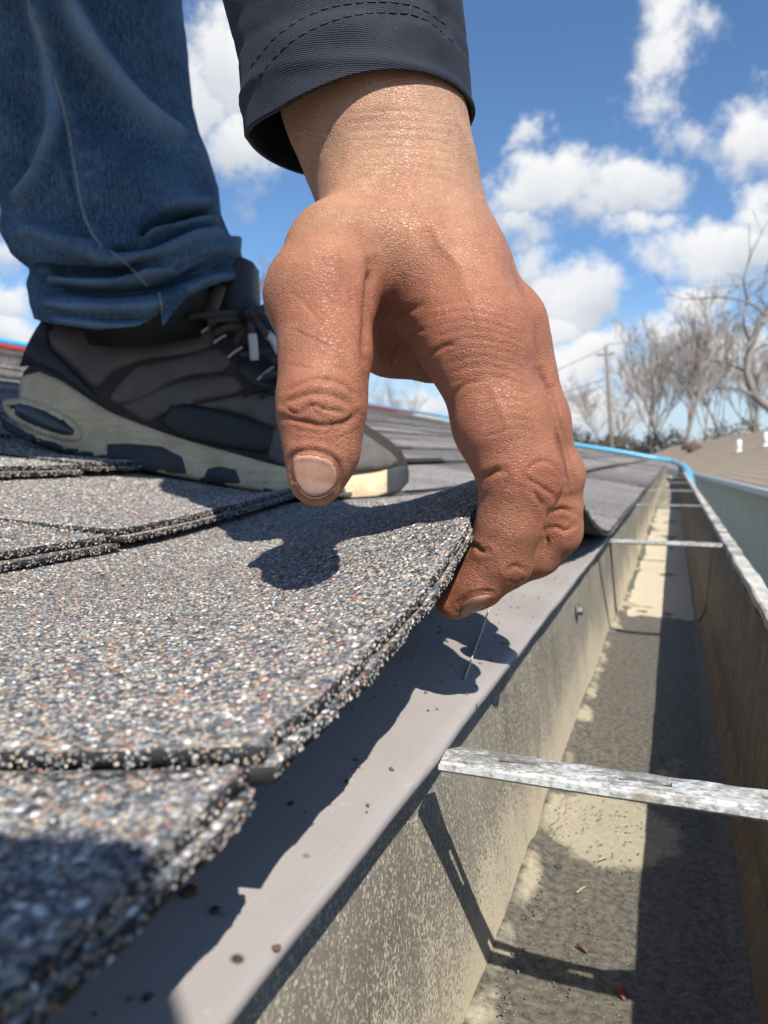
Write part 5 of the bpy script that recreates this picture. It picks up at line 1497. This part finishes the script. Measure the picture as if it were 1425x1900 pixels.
# near branch entering from the right
def near_branch():
    root = empty('bare_tree', 'gnarled bare tree reaching in at the right edge, nearest of the trees', 'tree', tuple(np.r_[P(1500, 845, 9)[:2], GZ]))
    ms = [[(1500, 900), (1450, 780), (1425, 755), (1400, 735), (1385, 690), (1392, 640), (1412, 600), (1432, 560), (1450, 500)]]
    tr = [tube_data([P(u, v, 9.0) for (u, v) in ms[0]], np.linspace(.06, .028, 9), 7)]
    o0 = P(1500, 900, 9.0); gb = np.r_[P(1520, 900, 9)[:2], GZ]; tr.append(tube_data([gb, (gb + o0) / 2 + np.array([.05, 0, 0]), o0], [.12, .09, .06], 8))
    rs = random.Random(5); tw = []
    for l in ([(1385, 690), (1350, 675), (1310, 668), (1260, 672)], [(1392, 640), (1380, 600), (1386, 560), (1380, 520), (1395, 470)], [(1420, 585), (1390, 562), (1340, 552), (1270, 556)], [(1400, 735), (1370, 722), (1330, 722)], [(1412, 600), (1440, 590), (1470, 600)], [(1386, 560), (1400, 545), (1425, 520)], [(1388, 660), (1420, 640), (1450, 650)]):
        pp = [P(u, v, 9.0 + rs.uniform(-.5, .5)) for (u, v) in l]; q = smooth_poly(pp, 4); tw.append(tube_data(q, np.linspace(.018, .006, len(q)), 5))
        for i in range(2, len(q), 2):
            d = np.array([rs.gauss(0, .3), rs.gauss(0, .3), rs.gauss(.15, .3)]) * .8
            tw.append(tube_data([q[i], q[i] + d * .5 + np.array([0, 0, .03]), q[i] + d], [.006, .005, .003], 4))
            tw.append(tube_data([q[i] + d * .5, q[i] + d * .5 + np.array([rs.gauss(0, .2), rs.gauss(0, .2), rs.gauss(.1, .2)])], [.004, .003], 4))
    mesh_from('trunk', *join_data(tr), MATS['bark'], root, smooth=True); mesh_from('crown', *join_data(tw), MATS['bark'], root)
near_branch()
# scrub along the foot of the trees
def scrub(u0, u1, vtop, dist, mat, seed, label):
    rs = np.random.default_rng(seed); n = 3000
    b0 = ray(u0, 845) * dist; b1 = ray(u1, 845) * dist; root = empty('scrub_bush', label, 'bush', ((b0[0] + b1[0]) / 2, (b0[1] + b1[1]) / 2, GZ), 'scrub below the trees')
    H = P((u0 + u1) / 2, vtop, dist)[2] - GZ
    t = rs.random(n); f = rs.random(n); prof = 0.55 + .45 * np.sin(t * pi) * (0.8 + .2 * np.sin(t * 17 + seed))
    p = b0 + (b1 - b0) * t[:, None]; p[:, 2] = GZ + H * prof * f ** .7
    p += rs.normal(0, .6, (n, 3)); p[:, 2] = np.maximum(p[:, 2], GZ)
    s = rs.uniform(.15, .45, n); d1 = rs.normal(size=(n, 3)); d1 /= np.linalg.norm(d1, axis=1)[:, None]; d2 = np.cross(d1, rs.normal(size=(n, 3))); d2 /= np.linalg.norm(d2, axis=1)[:, None]
    V = np.stack([p - d1 * s[:, None], p + d2 * s[:, None] * .4, p + d1 * s[:, None], p - d2 * s[:, None] * .4], 1).reshape(-1, 3)
    tag(mesh_from('leafy_crown', V, np.arange(n * 4).reshape(-1, 4), mat, root), kind='stuff')
    st = []; rs2 = random.Random(seed)
    for i in range(10):
        q = np.array(b0 + (b1 - b0) * rs2.random()); q[2] = GZ; st.append(tube_data([q, q + np.array([rs2.gauss(0, .3), rs2.gauss(0, .3), H * .8])], [.05, .015], 4))
    tag(mesh_from('stems', *join_data(st), MATS['bark'], root), kind='stuff')
scrub(1020, 1110, 792, 145, MATS['dead_scrub'], 1, 'brown scrub beside the back of the hand on the skyline')
scrub(1100, 1190, 800, 138, MATS['scrub_leaf'], 2, 'dark green scrub at the foot of the utility pole')
scrub(1180, 1290, 796, 133, MATS['dead_scrub'], 3, 'brown scrub under the thick leaning tree')
scrub(1290, 1460, 775, 130, MATS['dead_scrub'], 4, 'long brown scrub on the skyline above the tan roof')
scrub(440, 560, 560, 133, MATS['dead_scrub'], 6, 'pale scrub in the gap between trouser leg and hand') if False else None
# ---- utility pole and wires
simple('pole_wood', (0.20, 0.17, 0.14), 0.9, var=0.2, scale=4); simple('wire_grey', (0.22, 0.23, 0.25), 0.6)
pb = ray(1147, 845) * 32; pb[2] = GZ; pt = P(1124, 642, 32)
pole = empty('utility_pole', 'weathered wooden utility pole standing left of the bare trees', 'utility pole', tuple(pb))
mesh_from('post', *tube_data([pb, (pb + pt) / 2, pt], [.10, .085, .07], 10), MATS['pole_wood'], pole, smooth=True)
ca = pt - np.array([0, 0, .35]); mesh_from('crossarm', *tube_data([ca - Rv * .3 + Gv * .3, ca + Rv * .3 - Gv * .3], .035, 4), MATS['pole_wood'], pole)
mesh_from('insulator', *tube_data([ca + Rv * .25 - Gv * .22, ca + Rv * .25 - Gv * .22 + np.array([0, 0, .12])], [.03, .02], 8), MATS['white_trim'], pole)
for (v1, u2, v2, lb) in ((645, 860, 742, 'topmost overhead wire running left from the pole'), (700, 870, 762, 'middle overhead wire running left from the pole'), (712, 870, 785, 'lowest overhead wire running left from the pole'), (640, 1500, 565, 'overhead wire running right from the pole top')):
    a = P(1124 + (v1 - 642) * .11, v1, 32); b = P(u2, v2, 34); mpt = (a + b) / 2 - np.array([0, 0, .25])
    tag(tube('power_line', smooth_poly([a, mpt, b], 8), .02, MATS['wire_grey'], None, 5), lb, 'wire', 'overhead wires')
# ================================================================== the rest of the worker, above the picture
def V3(*a): return np.array(a, float)
def torso_sdf(Pn):
    d = chain(Pn, [(V3(-.80, .56, .62), .150), (V3(-.55, .40, .66), .160), (V3(-.335, .165, .59), .172)], .05)
    d = smin(d, chain(Pn, [(V3(-.24, .37, .655), .082), (V3(-.31, .04, .66), .082)], .03), .10)
    d = smin(d, chain(Pn, [(V3(-.24, .38, .64), .066), (V3(-.195, .33, .47), .056), (V3(-.158, .268, .285), .0475)], .02), .04)
    d = smin(d, chain(Pn, [(V3(-.32, .03, .65), .07), (V3(-.56, -.06, .46), .055), (V3(-.66, .14, .50), .045)], .02), .03)
    d = smin(d, chain(Pn, [(V3(-.335, .165, .59), .13), (V3(-.278, .098, .577), .10), (V3(-.179, .165, .536), .068), (V3(-.20, .25, .53), .06)], .03), .05)  # hanging jacket bulge, added to fill the shade over shoe and trouser leg
    n = np.sin(Pn[:, 0] * 45 + Pn[:, 2] * 30) * np.sin(Pn[:, 1] * 38 - Pn[:, 2] * 25)
    return d + .004 * n
def legs_sdf(Pn):
    d = chain(Pn, [(P(132, -480, JD), .088), (V3(-.46, .50, .56), .09), (V3(-.78, .56, .60), .125)], .03)
    d = smin(d, chain(Pn, [(V3(-.82, .66, .60), .125), (V3(-.80, .52, .42), .085), (V3(-1.02, .68, .18), .06)], .03), .04)
    return d + .003 * np.sin(Pn[:, 0] * 50 + Pn[:, 2] * 40) * np.sin(Pn[:, 1] * 45)
def head_sdf(Pn):
    c = V3(-.08, .17, .80); f = V3(.55, -.35, -.75); f /= np.linalg.norm(f); u = V3(.65, -.40, .60); u = u - f * (u @ f); u /= np.linalg.norm(u); s = np.cross(f, u)
    q = np.stack([(Pn - c) @ s, (Pn - c) @ u, (Pn - c) @ f], -1)
    d = ell(q, V3(0, .02, -.01), V3(.076, .095, .095)); d = smin(d, ell(q, V3(0, -.06, .03), V3(.055, .065, .062)), .03)
    d = smin(d, cone(q, V3(0, .01, .086), .009, V3(0, -.03, .105), .014), .012)
    for k in (-1, 1): d = smin(d, ell(q, V3(k * .078, -.005, -.01), V3(.012, .032, .02)), .008)
    d = smin(d, cone(Pn, V3(-.15, .19, .76), .055, V3(-.28, .22, .70), .062), .02)
    return d
def head_frame(x, y, z):
    c = V3(-.08, .17, .80); f = V3(.55, -.35, -.75); f /= np.linalg.norm(f); u = V3(.65, -.40, .60); u = u - f * (u @ f); u /= np.linalg.norm(u); s = np.cross(f, u)
    return c + s * x + u * y + f * z
def blob(name, fun, lo, hi, h, mat, attrs=None):
    v, f = surface_nets(fun, lo, hi, h); o = mesh_from(name, v, f, MATS[mat], person, smooth=True); fix_normals(o)
    for k in (attrs or {}): add_attr(o, k, np.full(len(v), attrs[k]))
    return o
blob('jacket', torso_sdf, V3(-1.0, -.16, .22), V3(-.08, .82, .88), .014, 'jacket_twill')
blob('jeans', legs_sdf, V3(-1.14, .34, .10), V3(-.30, .85, .78), .014, 'denim', {'wear': 0.1})
blob('head', head_sdf, V3(-.36, .0, .60), V3(.10, .36, .96), .008, 'skin', {'tone': .4, 'line': 0.0})
simple('hair_dark', (0.02, 0.016, 0.013), 0.6, bump=0.6, bscale=200)
def hair_sdf(Pn):
    d = head_sdf(Pn) - .008
    q = Pn - head_frame(0, .055, -.035)
    return np.maximum(d, np.linalg.norm(q, axis=1) - .098) + .003 * np.sin(Pn[:, 0] * 160) * np.sin(Pn[:, 1] * 150)
blob('hair', hair_sdf, V3(-.36, .0, .60), V3(.12, .36, .98), .007, 'hair_dark')
simple('eye_white', (0.7, 0.68, 0.65), 0.2); simple('lip', (0.30, 0.10, 0.08), 0.5)
for k in (-1, 1): mesh_from('eye', *tube_data([head_frame(k * .032, .004, z) for z in (.068, .080, .085, .087)], [.012, .012, .008, .001], 10), MATS['eye_white'], person, smooth=True)
mesh_from('mouth', *tube_data([head_frame(x, -.066, .092 - 8 * x * x) for x in np.linspace(-.024, .024, 7)], [.001, .004, .005, .005, .005, .004, .001], 6), MATS['lip'], person, smooth=True)

# ================================================================== unseen ladder, added behind the viewpoint to cast shade on the near shingle
simple('aluminium', (0.55, 0.56, 0.57), 0.38, 0.85, var=0.1, scale=20); simple('ladder_cap', (0.04, 0.04, 0.045), 0.6); simple('safety_orange', (0.75, 0.22, 0.03), 0.5)
lad = empty('shadow_ladder', 'unseen aluminium ladder added behind the viewpoint to shade the nearest shingle', 'ladder', (0.9, -0.3, GZ))
LT = V3(.030, 0, .20); LB = V3(.030 + .27 * 3.2, 0, GZ); ax_ = (LT - LB) / np.linalg.norm(LT - LB); nx_ = np.cross(V3(0, 1, 0), ax_)
def rail(y):
    V = []; prof_ = [(-.04, -.014), (-.04, .014), (-.034, .014), (-.034, -.004), (.034, -.004), (.034, .014), (.04, .014), (.04, -.014)]
    for e in (LB, LT):
        for (a, b) in prof_: V.append(e + nx_ * a + V3(0, y + b, 0))
    n = 8; F = [(k, (k + 1) % n, n + (k + 1) % n, n + k) for k in range(n)] + [tuple(range(n))[::-1], tuple(range(n, 2 * n))]
    o = fix_normals(mesh_from('rail', V, F, MATS['aluminium'], lad))
    c = LT - ax_ * .03; V = []
    for e in (c, LT + ax_ * .004):
        for (a, b) in ((-.043, -.017), (.043, -.017), (.043, .017), (-.043, .017)): V.append(e + nx_ * a + V3(0, y + b, 0))
    cp = fix_normals(mesh_from('end_cap', V, [(0, 1, 2, 3), (7, 6, 5, 4), (0, 4, 5, 1), (1, 5, 6, 2), (2, 6, 7, 3), (3, 7, 4, 0)], MATS['ladder_cap'], o)); bevel_obj(cp, .003)
for y in (-.124, -.524): rail(y)
for i in range(11):
    p = LT - ax_ * (.10 + i * .30); mesh_from('rung', *tube_data([p + V3(0, -.511, 0), p + V3(0, -.138, 0)], .016, 10), MATS['aluminium'], lad, smooth=True)
